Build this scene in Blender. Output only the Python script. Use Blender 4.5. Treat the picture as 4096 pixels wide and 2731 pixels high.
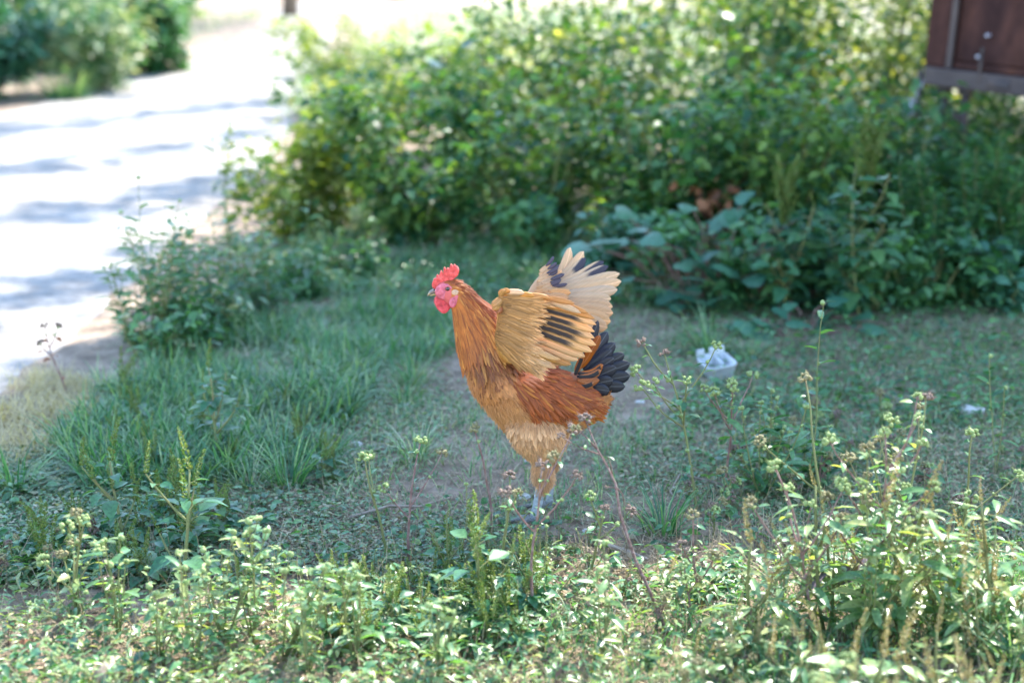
import bpy, bmesh, math, random
import numpy as np
from mathutils import Vector, Matrix, Quaternion

for _o in list(bpy.data.objects):
    bpy.data.objects.remove(_o)
SC = bpy.context.scene
COL = SC.collection
rng = np.random.default_rng(7)
random.seed(7)
R = math.radians

# ------------------------------------------------------------------ camera
CAM_H, PITCH, FPX = 1.10, R(14.5), 4096 * 55 / 36.0
cam_d = bpy.data.cameras.new('camera')
cam = bpy.data.objects.new('camera', cam_d)
COL.objects.link(cam)
cam.location = (0, 0, CAM_H)
cam.rotation_euler = (R(90) - PITCH, 0, 0)
cam_d.lens, cam_d.sensor_width = 55, 36
cam_d.clip_start, cam_d.clip_end = 0.05, 2000
cam_d.dof.use_dof = True
cam_d.dof.focus_distance = 2.84
cam_d.dof.aperture_fstop = 2.35
SC.camera = cam

# ------------------------------------------------------------------ world, sun, exposure
SUN_AZ, SUN_EL = R(32), R(50)          # azimuth measured from +Y towards +X
S = Vector((math.sin(SUN_AZ) * math.cos(SUN_EL), math.cos(SUN_AZ) * math.cos(SUN_EL), math.sin(SUN_EL)))
W = bpy.data.worlds.new('World')
SC.world = W
W.use_nodes = True
_nt = W.node_tree
_sky = _nt.nodes.new('ShaderNodeTexSky')
_sky.sky_type = 'NISHITA'
_sky.sun_disc = False
_sky.sun_elevation, _sky.sun_rotation = SUN_EL, SUN_AZ
_sky.air_density, _sky.dust_density, _sky.ozone_density = 1.1, 0.4, 2.0
_bg = _nt.nodes['Background']
_bg.inputs['Strength'].default_value = 0.15
_nt.links.new(_sky.outputs[0], _bg.inputs['Color'])
sun_d = bpy.data.lights.new('sun', 'SUN')
sun_d.energy, sun_d.angle, sun_d.color = 3.0, R(0.53), (1.0, 0.95, 0.86)
sun = bpy.data.objects.new('sun', sun_d)
COL.objects.link(sun)
sun.rotation_euler = S.to_track_quat('Z', 'Y').to_euler()
sun.location = (6, 12, 20)
SC.view_settings.view_transform = 'Standard'
SC.view_settings.look = 'None'
SC.view_settings.gamma = 1.0
SC.view_settings.use_curve_mapping = False
SC.view_settings.exposure = 2.72
SC.cycles.max_bounces = 8
SC.cycles.diffuse_bounces = 3
SC.cycles.transmission_bounces = 5
SC.cycles.transparent_max_bounces = 4
SC.cycles.use_denoising = True
SC.cycles.sample_clamp_indirect = 4.0

# ------------------------------------------------------------------ picture -> place helpers (used to read real positions off the photo)
_f = np.array([0, math.cos(PITCH), -math.sin(PITCH)])
_u = np.array([0, math.sin(PITCH), math.cos(PITCH)])
_r = np.array([1.0, 0, 0])
def ray(px, py):
    return _f + _r * ((px - 2048) / FPX) + _u * ((1365.5 - py) / FPX)
def G(px, py, z=0.0):
    d = ray(px, py); t = (z - CAM_H) / d[2]
    return np.array([0, 0, CAM_H]) + d * t
def P(px, py, Y):
    d = ray(px, py)
    return np.array([0, 0, CAM_H]) + d * (Y / d[1])

# ------------------------------------------------------------------ small mesh toolkit
def link(o, parent=None):
    COL.objects.link(o)
    if parent is not None:
        o.parent = parent
    return o
def tag(o, label=None, cat=None, group=None, kind=None):
    if label: o['label'] = label
    if cat: o['category'] = cat
    if group: o['group'] = group
    if kind: o['kind'] = kind
    return o
def empty(name, loc, label=None, cat=None, group=None):
    o = bpy.data.objects.new(name, None)
    o.empty_display_size = 0.05
    o.location = tuple(loc)
    link(o)
    return tag(o, label, cat, group)
def np_mesh(name, V, F, mat, tint=None, col=None, uv=None, smooth=True):
    """V (n,3), F (m,k) all faces the same size; tint per vertex, col per vertex rgb, uv per vertex"""
    V = np.asarray(V, np.float32); F = np.asarray(F, np.int32)
    me = bpy.data.meshes.new(name)
    m, k = F.shape
    me.vertices.add(len(V)); me.vertices.foreach_set('co', V.ravel())
    me.loops.add(m * k); me.loops.foreach_set('vertex_index', F.ravel())
    me.polygons.add(m)
    me.polygons.foreach_set('loop_start', np.arange(0, m * k, k, dtype=np.int32))
    me.polygons.foreach_set('loop_total', np.full(m, k, np.int32))
    me.polygons.foreach_set('use_smooth', np.full(m, smooth))
    if tint is not None:
        a = me.attributes.new('tint', 'FLOAT', 'POINT'); a.data.foreach_set('value', np.asarray(tint, np.float32))
    if col is not None:
        a = me.attributes.new('pigment', 'FLOAT_COLOR', 'POINT')
        c = np.ones((len(V), 4), np.float32); c[:, :3] = col; a.data.foreach_set('color', c.ravel())
    if uv is not None:
        l = me.uv_layers.new(name='UVMap')
        l.data.foreach_set('uv', np.asarray(uv, np.float32)[F.ravel()].ravel())
    me.update(calc_edges=True)
    me.validate()
    if mat is not None: me.materials.append(mat)
    return me
class MB:
    """collects rings, tubes and boxes with mixed faces"""
    def __init__(s): s.v, s.f, s.m, s.uv = [], [], [], None
    def add(s, vs, fs, mi=0):
        b = len(s.v); s.v += [tuple(map(float, v)) for v in vs]
        s.f += [tuple(b + i for i in f) for f in fs]; s.m += [mi] * len(fs)
    def tube(s, pts, rad, n=6, mi=0, cap=True):
        pts = [Vector(p) for p in pts]
        if not hasattr(rad, '__len__'): rad = [rad] * len(pts)
        vs, fs = [], []
        up = Vector((0.13, 0.29, 1)).normalized()
        for i, p in enumerate(pts):
            t = (pts[min(i + 1, len(pts) - 1)] - pts[max(i - 1, 0)])
            t = t.normalized() if t.length > 1e-9 else Vector((0, 0, 1))
            a = t.cross(up)
            if a.length < 1e-3: a = t.cross(Vector((1, 0, 0)))
            a.normalize(); b = t.cross(a).normalized()
            for k in range(n):
                an = 2 * math.pi * k / n
                vs.append(p + (a * math.cos(an) + b * math.sin(an)) * rad[i])
        for i in range(len(pts) - 1):
            for k in range(n):
                k2 = (k + 1) % n
                fs.append((i * n + k, i * n + k2, (i + 1) * n + k2, (i + 1) * n + k))
        if cap:
            fs.append(tuple(range(n))[::-1]); fs.append(tuple((len(pts) - 1) * n + k for k in range(n)))
        s.add(vs, fs, mi)
    def rings(s, rings, mi=0, cap=True):
        n = len(rings[0]); vs = [v for r in rings for v in r]; fs = []
        for i in range(len(rings) - 1):
            for k in range(n):
                k2 = (k + 1) % n
                fs.append((i * n + k, i * n + k2, (i + 1) * n + k2, (i + 1) * n + k))
        if cap:
            fs.append(tuple(range(n))[::-1]); fs.append(tuple((len(rings) - 1) * n + k for k in range(n)))
        s.add(vs, fs, mi)
    def ball(s, c, r, mi=0, seg=8, rings=6):
        r = (r, r, r) if not hasattr(r, '__len__') else r
        rr = []
        for i in range(rings + 1):
            ph = -math.pi / 2 + math.pi * i / rings
            ph = max(min(ph, 1.5), -1.5)
            rr.append([(c[0] + r[0] * math.cos(ph) * math.cos(2 * math.pi * k / seg),
                        c[1] + r[1] * math.cos(ph) * math.sin(2 * math.pi * k / seg),
                        c[2] + r[2] * math.sin(ph)) for k in range(seg)])
        s.rings(rr, mi)
    def box(s, c, h, mi=0, M=None):
        vs = [Vector((c[0] + sx * h[0], c[1] + sy * h[1], c[2] + sz * h[2])) for sx in (-1, 1) for sy in (-1, 1) for sz in (-1, 1)]
        if M is not None: vs = [M @ v for v in vs]
        s.add(vs, [(0, 1, 3, 2), (4, 6, 7, 5), (0, 4, 5, 1), (2, 3, 7, 6), (0, 2, 6, 4), (1, 5, 7, 3)], mi)
    def mesh(s, name, mats, smooth=True):
        me = bpy.data.meshes.new(name)
        me.from_pydata(s.v, [], s.f)
        for m in (mats if isinstance(mats, (list, tuple)) else [mats]): me.materials.append(m)
        me.polygons.foreach_set('material_index', np.array(s.m, np.int32))
        me.polygons.foreach_set('use_smooth', np.full(len(s.f), smooth))
        me.update()
        return me
    def obj(s, name, mats, parent=None, smooth=True):
        return link(bpy.data.objects.new(name, s.mesh(name, mats, smooth)), parent)
def bevel_obj(o, w, seg=2):
    b = o.modifiers.new('bevel', 'BEVEL'); b.width = w; b.segments = seg; b.limit_method = 'ANGLE'
    return o
def axes(d, roll, ref=(0, 0, 1)):
    """rows d (N,3) -> X,Y,Z frames with Y along d, Z near ref, rolled"""
    d = d / (np.linalg.norm(d, axis=1, keepdims=True) + 1e-12)
    z = np.broadcast_to(np.asarray(ref, float), d.shape)
    x = np.cross(d, z); ln = np.linalg.norm(x, axis=1, keepdims=True)
    x = np.where(ln < 1e-4, np.array([1.0, 0, 0]), x / np.maximum(ln, 1e-9))
    z = np.cross(x, d)
    c, s_ = np.cos(roll)[:, None], np.sin(roll)[:, None]
    return x * c + z * s_, d, z * c - x * s_
def scatter(T, pos, X, Y, Z, sc):
    """T=(verts,faces) template; returns V,F of N copies"""
    tv, tf = T; N = len(pos); n = len(tv)
    sc = np.asarray(sc, float)
    if sc.ndim == 1: sc = np.repeat(sc[:, None], 3, 1)
    V = pos[:, None, :] + (tv[None, :, 0, None] * sc[:, None, 0, None]) * X[:, None, :] + (tv[None, :, 1, None] * sc[:, None, 1, None]) * Y[:, None, :] + (tv[None, :, 2, None] * sc[:, None, 2, None]) * Z[:, None, :]
    F = tf[None] + (np.arange(N) * n)[:, None, None]
    return V.reshape(-1, 3), F.reshape(-1, tf.shape[1])
def leaf_t(stations, fold=0.12, droop=0.25, wave=0.0):
    """stations = [(y, halfwidth)...] between base (0) and tip (1)"""
    V = [(0, 0, 0)]
    for i, (y, w) in enumerate(stations):
        wv = wave * (1 if i % 2 else -1)
        V += [(-w, y, fold * w * 2 - droop * y * y + wv), (0, y, -droop * y * y), (w, y, fold * w * 2 - droop * y * y - wv)]
    V.append((0, 1, -droop)); F = [(0, 3, 2), (0, 2, 1)]
    for i in range(len(stations) - 1):
        a = 1 + 3 * i; b = a + 3
        F += [(a, a + 1, b + 1), (a, b + 1, b), (a + 1, a + 2, b + 2), (a + 1, b + 2, b + 1)]
    a = 1 + 3 * (len(stations) - 1); t = len(V) - 1
    F += [(a, a + 1, t), (a + 1, a + 2, t)]
    return np.array(V, float), np.array(F, int)
L_DIAMOND = leaf_t([(0.45, 0.26)], 0.15, 0.2)
L_OVATE = leaf_t([(0.18, 0.2), (0.42, 0.29), (0.72, 0.18)], 0.16, 0.28)
L_LANCE = leaf_t([(0.2, 0.09), (0.5, 0.13), (0.78, 0.08)], 0.2, 0.3)
L_SERR = leaf_t([(0.1, 0.17), (0.17, 0.15), (0.3, 0.27), (0.36, 0.235), (0.5, 0.265), (0.56, 0.22), (0.7, 0.2), (0.76, 0.15), (0.88, 0.11)], 0.14, 0.3, 0.012)
L_OBL = leaf_t([(0.12, 0.13), (0.5, 0.17), (0.85, 0.13)], 0.22, 0.22)
def lobed():
    V = [(0, 0.12, 0)]; out = []
    for k in range(25):
        a = -2.55 + 5.1 * k / 24
        r = 0.42 + 0.2 * abs(math.cos(a * 1.55)) ** 1.2
        r *= 1.0 - 0.12 * (abs(a) / 2.55)
        out.append((r * math.sin(a), 0.12 + r * math.cos(a) * 1.05 + 0.25, 0))
    V[0] = (0, 0.26, 0.03)
    for x, y, z in out:
        V.append((x, y, -0.22 * ((y - 0.3) ** 2 + x * x) + 0.02 * math.sin(9 * x)))
    V.append((0, 0, 0)); F = [(0, i + 1, i) for i in range(1, 25)]
    F += [(0, 1, 26), (0, 26, 25)]
    return np.array(V, float), np.array(F, int)
L_LOBED = lobed()
BLADE = (np.array([(-0.5, 0, 0), (0.5, 0, 0), (-0.42, 0.4, 0), (0.42, 0.4, 0), (-0.28, 0.75, 0), (0.28, 0.75, 0), (0, 1, 0)], float),
         np.array([(0, 1, 3), (0, 3, 2), (2, 3, 5), (2, 5, 4), (4, 5, 6)]))
def blades(pos, length, width, lean, az, bend):
    """curved grass blades, vectorised"""
    N = len(pos); st = np.array([0, 0.4, 0.75, 1.0])
    d = np.stack([np.cos(az), np.sin(az), np.zeros(N)], 1); side = np.stack([-np.sin(az), np.cos(az), np.zeros(N)], 1)
    side = side * np.cos(rng.uniform(-1, 1, N))[:, None] + d * np.sin(rng.uniform(-1, 1, N))[:, None]
    V = np.zeros((N, 7, 3)); wp = [0.5, 0.42, 0.28, 0]
    for i, t in enumerate(st):
        ang = lean + bend * t
        c = pos + (d * np.sin(ang)[:, None] + np.array([0, 0, 1.0]) * np.cos(ang)[:, None]) * (length * t)[:, None]
        if i < 3:
            V[:, 2 * i] = c - side * (width * wp[i])[:, None]; V[:, 2 * i + 1] = c + side * (width * wp[i])[:, None]
        else: V[:, 6] = c
    F = BLADE[1][None] + (np.arange(N) * 7)[:, None, None]
    return V.reshape(-1, 3), F.reshape(-1, 3)

# ------------------------------------------------------------------ materials
def new_mat(name):
    m = bpy.data.materials.new(name); m.use_nodes = True
    nt = m.node_tree; b = nt.nodes['Principled BSDF']
    return m, nt, b
def N_(nt, t, **kw):
    n = nt.nodes.new(t)
    for k, v in kw.items(): setattr(n, k, v)
    return n
def ramp(nt, stops):
    r = N_(nt, 'ShaderNodeValToRGB'); e = r.color_ramp.elements
    while len(e) < len(stops): e.new(0.5)
    for el, (p, c) in zip(e, stops): el.position = p; el.color = (*c, 1)
    return r
def leaf_mat(name, cols, transl=0.35, rough=0.42, tcol=(1.5, 1.5, 0.5), spot=None):
    m, nt, b = new_mat(name)
    at = N_(nt, 'ShaderNodeAttribute', attribute_name='tint'); oi = N_(nt, 'ShaderNodeObjectInfo')
    ad = N_(nt, 'ShaderNodeMath', operation='ADD'); fr = N_(nt, 'ShaderNodeMath', operation='FRACT')
    nt.links.new(at.outputs['Fac'], ad.inputs[0]); nt.links.new(oi.outputs['Random'], ad.inputs[1]); nt.links.new(ad.outputs[0], fr.inputs[0])
    k = len(cols); rp = ramp(nt, [(i / max(k - 1, 1) * 0.96, c) for i, c in enumerate(cols)])
    nt.links.new(fr.outputs[0], rp.inputs[0])
    geo = N_(nt, 'ShaderNodeNewGeometry')
    nz = N_(nt, 'ShaderNodeTexNoise'); nz.inputs['Scale'].default_value = 170; nz.inputs['Detail'].default_value = 2
    nt.links.new(geo.outputs['Position'], nz.inputs['Vector'])
    mr = N_(nt, 'ShaderNodeMapRange'); mr.inputs[1].default_value = 0.3; mr.inputs[2].default_value = 0.7; mr.inputs[3].default_value = 0.72; mr.inputs[4].default_value = 1.28
    nt.links.new(nz.outputs['Fac'], mr.inputs[0])
    mu = N_(nt, 'ShaderNodeMix', data_type='RGBA', blend_type='MULTIPLY'); mu.inputs[0].default_value = 1
    nt.links.new(rp.outputs[0], mu.inputs[6]); nt.links.new(mr.outputs[0], mu.inputs[7])
    nt.links.new(mu.outputs[2], b.inputs['Base Color'])
    b.inputs['Roughness'].default_value = rough
    b.inputs['Specular IOR Level'].default_value = 0.55 if ('grass' in name or 'creep' in name or 'herb' in name) else 0.35
    if transl > 0:
        tr = N_(nt, 'ShaderNodeBsdfTranslucent'); tm = N_(nt, 'ShaderNodeMix', data_type='RGBA', blend_type='MULTIPLY'); tm.inputs[0].default_value = 1
        tm.inputs[7].default_value = (*tcol, 1)
        nt.links.new(mu.outputs[2], tm.inputs[6]); nt.links.new(tm.outputs[2], tr.inputs['Color'])
        ms = N_(nt, 'ShaderNodeMixShader'); ms.inputs[0].default_value = transl
        nt.links.new(b.outputs[0], ms.inputs[1]); nt.links.new(tr.outputs[0], ms.inputs[2])
        nt.links.new(ms.outputs[0], nt.nodes['Material Output'].inputs['Surface'])
    return m
def noise_mat(name, cols, scale=20, rough=0.85, bump=0.0, detail=6, coord='Object', stretch=None, metallic=0.0, spec=0.3, scale2=None):
    m, nt, b = new_mat(name)
    tc = N_(nt, 'ShaderNodeTexCoord'); src = tc.outputs[coord]
    if stretch:
        mp = N_(nt, 'ShaderNodeMapping'); mp.inputs['Scale'].default_value = stretch
        nt.links.new(src, mp.inputs[0]); src = mp.outputs[0]
    nz = N_(nt, 'ShaderNodeTexNoise'); nz.inputs['Scale'].default_value = scale; nz.inputs['Detail'].default_value = detail; nz.inputs['Roughness'].default_value = 0.62
    nt.links.new(src, nz.inputs['Vector'])
    k = len(cols); rp = ramp(nt, [(0.28 + 0.44 * i / max(k - 1, 1), c) for i, c in enumerate(cols)])
    nt.links.new(nz.outputs['Fac'], rp.inputs[0]); out = rp.outputs[0]
    if scale2:
        n2 = N_(nt, 'ShaderNodeTexNoise'); n2.inputs['Scale'].default_value = scale2; n2.inputs['Detail'].default_value = 3
        nt.links.new(src, n2.inputs['Vector'])
        mr = N_(nt, 'ShaderNodeMapRange'); mr.inputs[1].default_value = 0.3; mr.inputs[2].default_value = 0.7; mr.inputs[3].default_value = 0.75; mr.inputs[4].default_value = 1.2
        nt.links.new(n2.outputs['Fac'], mr.inputs[0])
        mu = N_(nt, 'ShaderNodeMix', data_type='RGBA', blend_type='MULTIPLY'); mu.inputs[0].default_value = 1
        nt.links.new(out, mu.inputs[6]); nt.links.new(mr.outputs[0], mu.inputs[7]); out = mu.outputs[2]
    nt.links.new(out, b.inputs['Base Color'])
    b.inputs['Roughness'].default_value = rough; b.inputs['Metallic'].default_value = metallic; b.inputs['Specular IOR Level'].default_value = spec
    if bump:
        bp = N_(nt, 'ShaderNodeBump'); bp.inputs['Strength'].default_value = bump; bp.inputs['Distance'].default_value = 0.01
        nt.links.new(nz.outputs['Fac'], bp.inputs['Height']); nt.links.new(bp.outputs[0], b.inputs['Normal'])
    return m
M = {}
M['soil'] = noise_mat('soil', [(0.085, 0.058, 0.04), (0.16, 0.115, 0.08), (0.26, 0.195, 0.14), (0.38, 0.3, 0.23)], 9, 0.95, 0.5, 10, scale2=60)
M['field'] = noise_mat('dry_field', [(0.22, 0.175, 0.12), (0.3, 0.25, 0.18), (0.36, 0.31, 0.235)], 3, 0.95, 0.2)
M['road'] = noise_mat('pale_lane', [(0.19, 0.17, 0.15), (0.265, 0.245, 0.22), (0.32, 0.3, 0.275)], 2.2, 0.95, 0.4, 10, scale2=26, spec=0.1)
M['herb'] = leaf_mat('herb_leaf', [(0.016, 0.075, 0.032), (0.045, 0.145, 0.055), (0.1, 0.23, 0.075), (0.075, 0.19, 0.09)], 0.36, 0.4)
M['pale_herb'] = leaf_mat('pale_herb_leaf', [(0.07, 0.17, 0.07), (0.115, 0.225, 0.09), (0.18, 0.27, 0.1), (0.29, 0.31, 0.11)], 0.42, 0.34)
M['amaranth'] = leaf_mat('amaranth_leaf', [(0.03, 0.11, 0.05), (0.05, 0.15, 0.07), (0.085, 0.18, 0.06)], 0.34, 0.36)
M['spike'] = leaf_mat('spike_green', [(0.09, 0.16, 0.035), (0.14, 0.22, 0.06), (0.22, 0.22, 0.08)], 0.25, 0.6)
M['dryspike'] = leaf_mat('spike_dry', [(0.24, 0.19, 0.09), (0.32, 0.26, 0.13), (0.2, 0.19, 0.08)], 0.2, 0.7)
M['cover'] = leaf_mat('creeping_leaf', [(0.025, 0.08, 0.035), (0.06, 0.15, 0.06), (0.11, 0.21, 0.085), (0.18, 0.26, 0.12), (0.34, 0.3, 0.19)], 0.3, 0.45)
M['litter'] = leaf_mat('dry_litter', [(0.2, 0.14, 0.085), (0.3, 0.23, 0.14), (0.4, 0.32, 0.21), (0.16, 0.12, 0.085)], 0.1, 0.8)
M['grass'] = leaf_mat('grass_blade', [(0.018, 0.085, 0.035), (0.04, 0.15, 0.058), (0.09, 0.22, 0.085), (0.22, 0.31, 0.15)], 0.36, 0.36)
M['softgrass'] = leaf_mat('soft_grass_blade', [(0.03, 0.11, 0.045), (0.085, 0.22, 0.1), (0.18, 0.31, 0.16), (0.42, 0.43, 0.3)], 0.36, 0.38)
M['straw'] = leaf_mat('straw', [(0.4, 0.33, 0.2), (0.5, 0.42, 0.27), (0.34, 0.29, 0.16)], 0.3, 0.7)
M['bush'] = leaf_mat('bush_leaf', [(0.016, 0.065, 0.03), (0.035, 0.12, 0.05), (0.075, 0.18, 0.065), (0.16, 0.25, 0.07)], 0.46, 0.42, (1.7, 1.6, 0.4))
M['bushlit'] = leaf_mat('sun_tinted_bush_leaf', [(0.03, 0.1, 0.035), (0.08, 0.16, 0.04), (0.18, 0.24, 0.05), (0.32, 0.33, 0.12)], 0.52, 0.42, (1.6, 1.5, 0.45))  # lit copy of the bush leaf: backlit sun glow put into its colours
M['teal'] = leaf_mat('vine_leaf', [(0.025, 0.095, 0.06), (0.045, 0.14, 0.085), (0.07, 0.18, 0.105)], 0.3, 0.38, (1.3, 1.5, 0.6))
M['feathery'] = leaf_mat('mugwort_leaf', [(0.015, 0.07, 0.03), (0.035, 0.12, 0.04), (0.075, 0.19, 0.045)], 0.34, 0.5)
M['dead'] = leaf_mat('dead_leaf', [(0.2, 0.08, 0.035), (0.28, 0.11, 0.045), (0.14, 0.06, 0.035)], 0.2, 0.7, (1.3, 1.0, 0.7))
M['purple'] = leaf_mat('withered_leaf', [(0.1, 0.075, 0.1), (0.13, 0.09, 0.11), (0.16, 0.12, 0.12)], 0.12, 0.5, (1.2, 1, 1))
M['stem'] = noise_mat('green_stem', [(0.1, 0.13, 0.045), (0.16, 0.17, 0.06), (0.17, 0.11, 0.06)], 30, 0.6)
M['redstem'] = noise_mat('red_stem', [(0.12, 0.055, 0.05), (0.2, 0.11, 0.09), (0.3, 0.22, 0.18)], 60, 0.7, 0.3)
M['woodstem'] = noise_mat('woody_stem', [(0.08, 0.038, 0.032), (0.15, 0.085, 0.07), (0.28, 0.2, 0.18)], 160, 0.75, 0.5)
M['bud'] = noise_mat('seed_bud', [(0.12, 0.09, 0.06), (0.2, 0.17, 0.08), (0.22, 0.24, 0.1)], 300, 0.8)
M['brownbud'] = noise_mat('brown_bud', [(0.09, 0.06, 0.045), (0.16, 0.11, 0.085), (0.26, 0.19, 0.14)], 300, 0.85)
M['greenbud'] = noise_mat('green_bud', [(0.14, 0.2, 0.06), (0.2, 0.26, 0.09), (0.27, 0.3, 0.13)], 300, 0.7)
M['bark'] = noise_mat('bark', [(0.07, 0.05, 0.035), (0.14, 0.1, 0.07), (0.22, 0.17, 0.13)], 12, 0.9, 0.6, stretch=(1, 1, 0.25))
M['stick'] = noise_mat('dry_stick', [(0.16, 0.12, 0.09), (0.28, 0.22, 0.17), (0.4, 0.33, 0.27)], 40, 0.85, 0.3)
M['pebble'] = noise_mat('pebble_stone', [(0.3, 0.28, 0.26), (0.48, 0.46, 0.43), (0.62, 0.6, 0.57)], 40, 0.85, 0.3)
M['plastic'] = noise_mat('weathered_white_plastic', [(0.34, 0.36, 0.37), (0.44, 0.46, 0.47), (0.52, 0.54, 0.55)], 14, 0.55, 0.15)
M['rust'] = noise_mat('rusty_painted_steel', [(0.022, 0.011, 0.011), (0.042, 0.019, 0.017), (0.064, 0.027, 0.021), (0.11, 0.044, 0.024)], 7, 0.85, 0.3, 9, stretch=(1, 1, 0.4), spec=0.12, scale2=30)
M['rail'] = noise_mat('worn_steel_rail', [(0.038, 0.024, 0.024), (0.062, 0.043, 0.041), (0.088, 0.062, 0.055)], 7, 0.6, 0.2, 8, spec=0.4)
M['darksteel'] = noise_mat('dark_steel', [(0.03, 0.024, 0.024), (0.055, 0.043, 0.045), (0.09, 0.06, 0.05)], 14, 0.55, 0.2)
M['zinc'] = noise_mat('worn_zinc', [(0.3, 0.29, 0.33), (0.42, 0.41, 0.46)], 30, 0.45)
M['flower'] = leaf_mat('tiny_flower', [(0.5, 0.45, 0.62), (0.62, 0.58, 0.72)], 0.3, 0.6, (1, 1, 1))
# ------------------------------------------------------------------ the rooster
RY = float(G(2160, 2080)[1])
ROOT = np.array([G(2160, 2080)[0], RY, 0.0])
def Q(px, py, w=0.0):
    """rooster-local point: picture position at depth w (m) beyond the bird's middle plane"""
    return P(px, py, RY + 0.01 + w) - ROOT
MPP = 1 / 2050.0

def pigment_mat(name, rough=0.6, streak=(260, 0.3), sheen=0.25, transl=0.0):
    m, nt, b = new_mat(name)
    at = N_(nt, 'ShaderNodeAttribute', attribute_name='pigment')
    uv = N_(nt, 'ShaderNodeUVMap')
    mp = N_(nt, 'ShaderNodeMapping'); mp.inputs['Scale'].default_value = (7, 1.2, 1)
    geo = N_(nt, 'ShaderNodeNewGeometry')
    va = N_(nt, 'ShaderNodeVectorMath', operation='MULTIPLY_ADD')
    nt.links.new(uv.outputs[0], mp.inputs[0])
    sc = N_(nt, 'ShaderNodeVectorMath', operation='SCALE'); sc.inputs['Scale'].default_value = 40
    nt.links.new(geo.outputs['Position'], sc.inputs[0])
    ad = N_(nt, 'ShaderNodeVectorMath', operation='ADD')
    nt.links.new(mp.outputs[0], ad.inputs[0]); nt.links.new(sc.outputs[0], ad.inputs[1])
    nz = N_(nt, 'ShaderNodeTexNoise'); nz.inputs['Scale'].default_value = 1.6; nz.inputs['Detail'].default_value = 4
    nt.links.new(ad.outputs[0], nz.inputs['Vector'])
    mr = N_(nt, 'ShaderNodeMapRange'); mr.inputs[1].default_value = 0.3; mr.inputs[2].default_value = 0.7
    mr.inputs[3].default_value = 1 - streak[1]; mr.inputs[4].default_value = 1 + streak[1]
    nt.links.new(nz.outputs['Fac'], mr.inputs[0])
    mu = N_(nt, 'ShaderNodeMix', data_type='RGBA', blend_type='MULTIPLY'); mu.inputs[0].default_value = 1
    nt.links.new(at.outputs['Color'], mu.inputs[6]); nt.links.new(mr.outputs[0], mu.inputs[7])
    nt.links.new(mu.outputs[2], b.inputs['Base Color'])
    b.inputs['Roughness'].default_value = rough; b.inputs['Specular IOR Level'].default_value = 0.35
    b.inputs['Sheen Weight'].default_value = sheen; b.inputs['Sheen Roughness'].default_value = 0.4
    if transl:
        tr = N_(nt, 'ShaderNodeBsdfTranslucent'); nt.links.new(mu.outputs[2], tr.inputs['Color'])
        ms = N_(nt, 'ShaderNodeMixShader'); ms.inputs[0].default_value = transl
        nt.links.new(b.outputs[0], ms.inputs[1]); nt.links.new(tr.outputs[0], ms.inputs[2])
        nt.links.new(ms.outputs[0], nt.nodes['Material Output'].inputs['Surface'])
    return m
M['plumage'] = pigment_mat('plumage', 0.6, (260, 0.24), 0.06, 0.18)
M['skin_body'] = pigment_mat('plumage_down', 0.8, (260, 0.2), 0.05)

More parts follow.
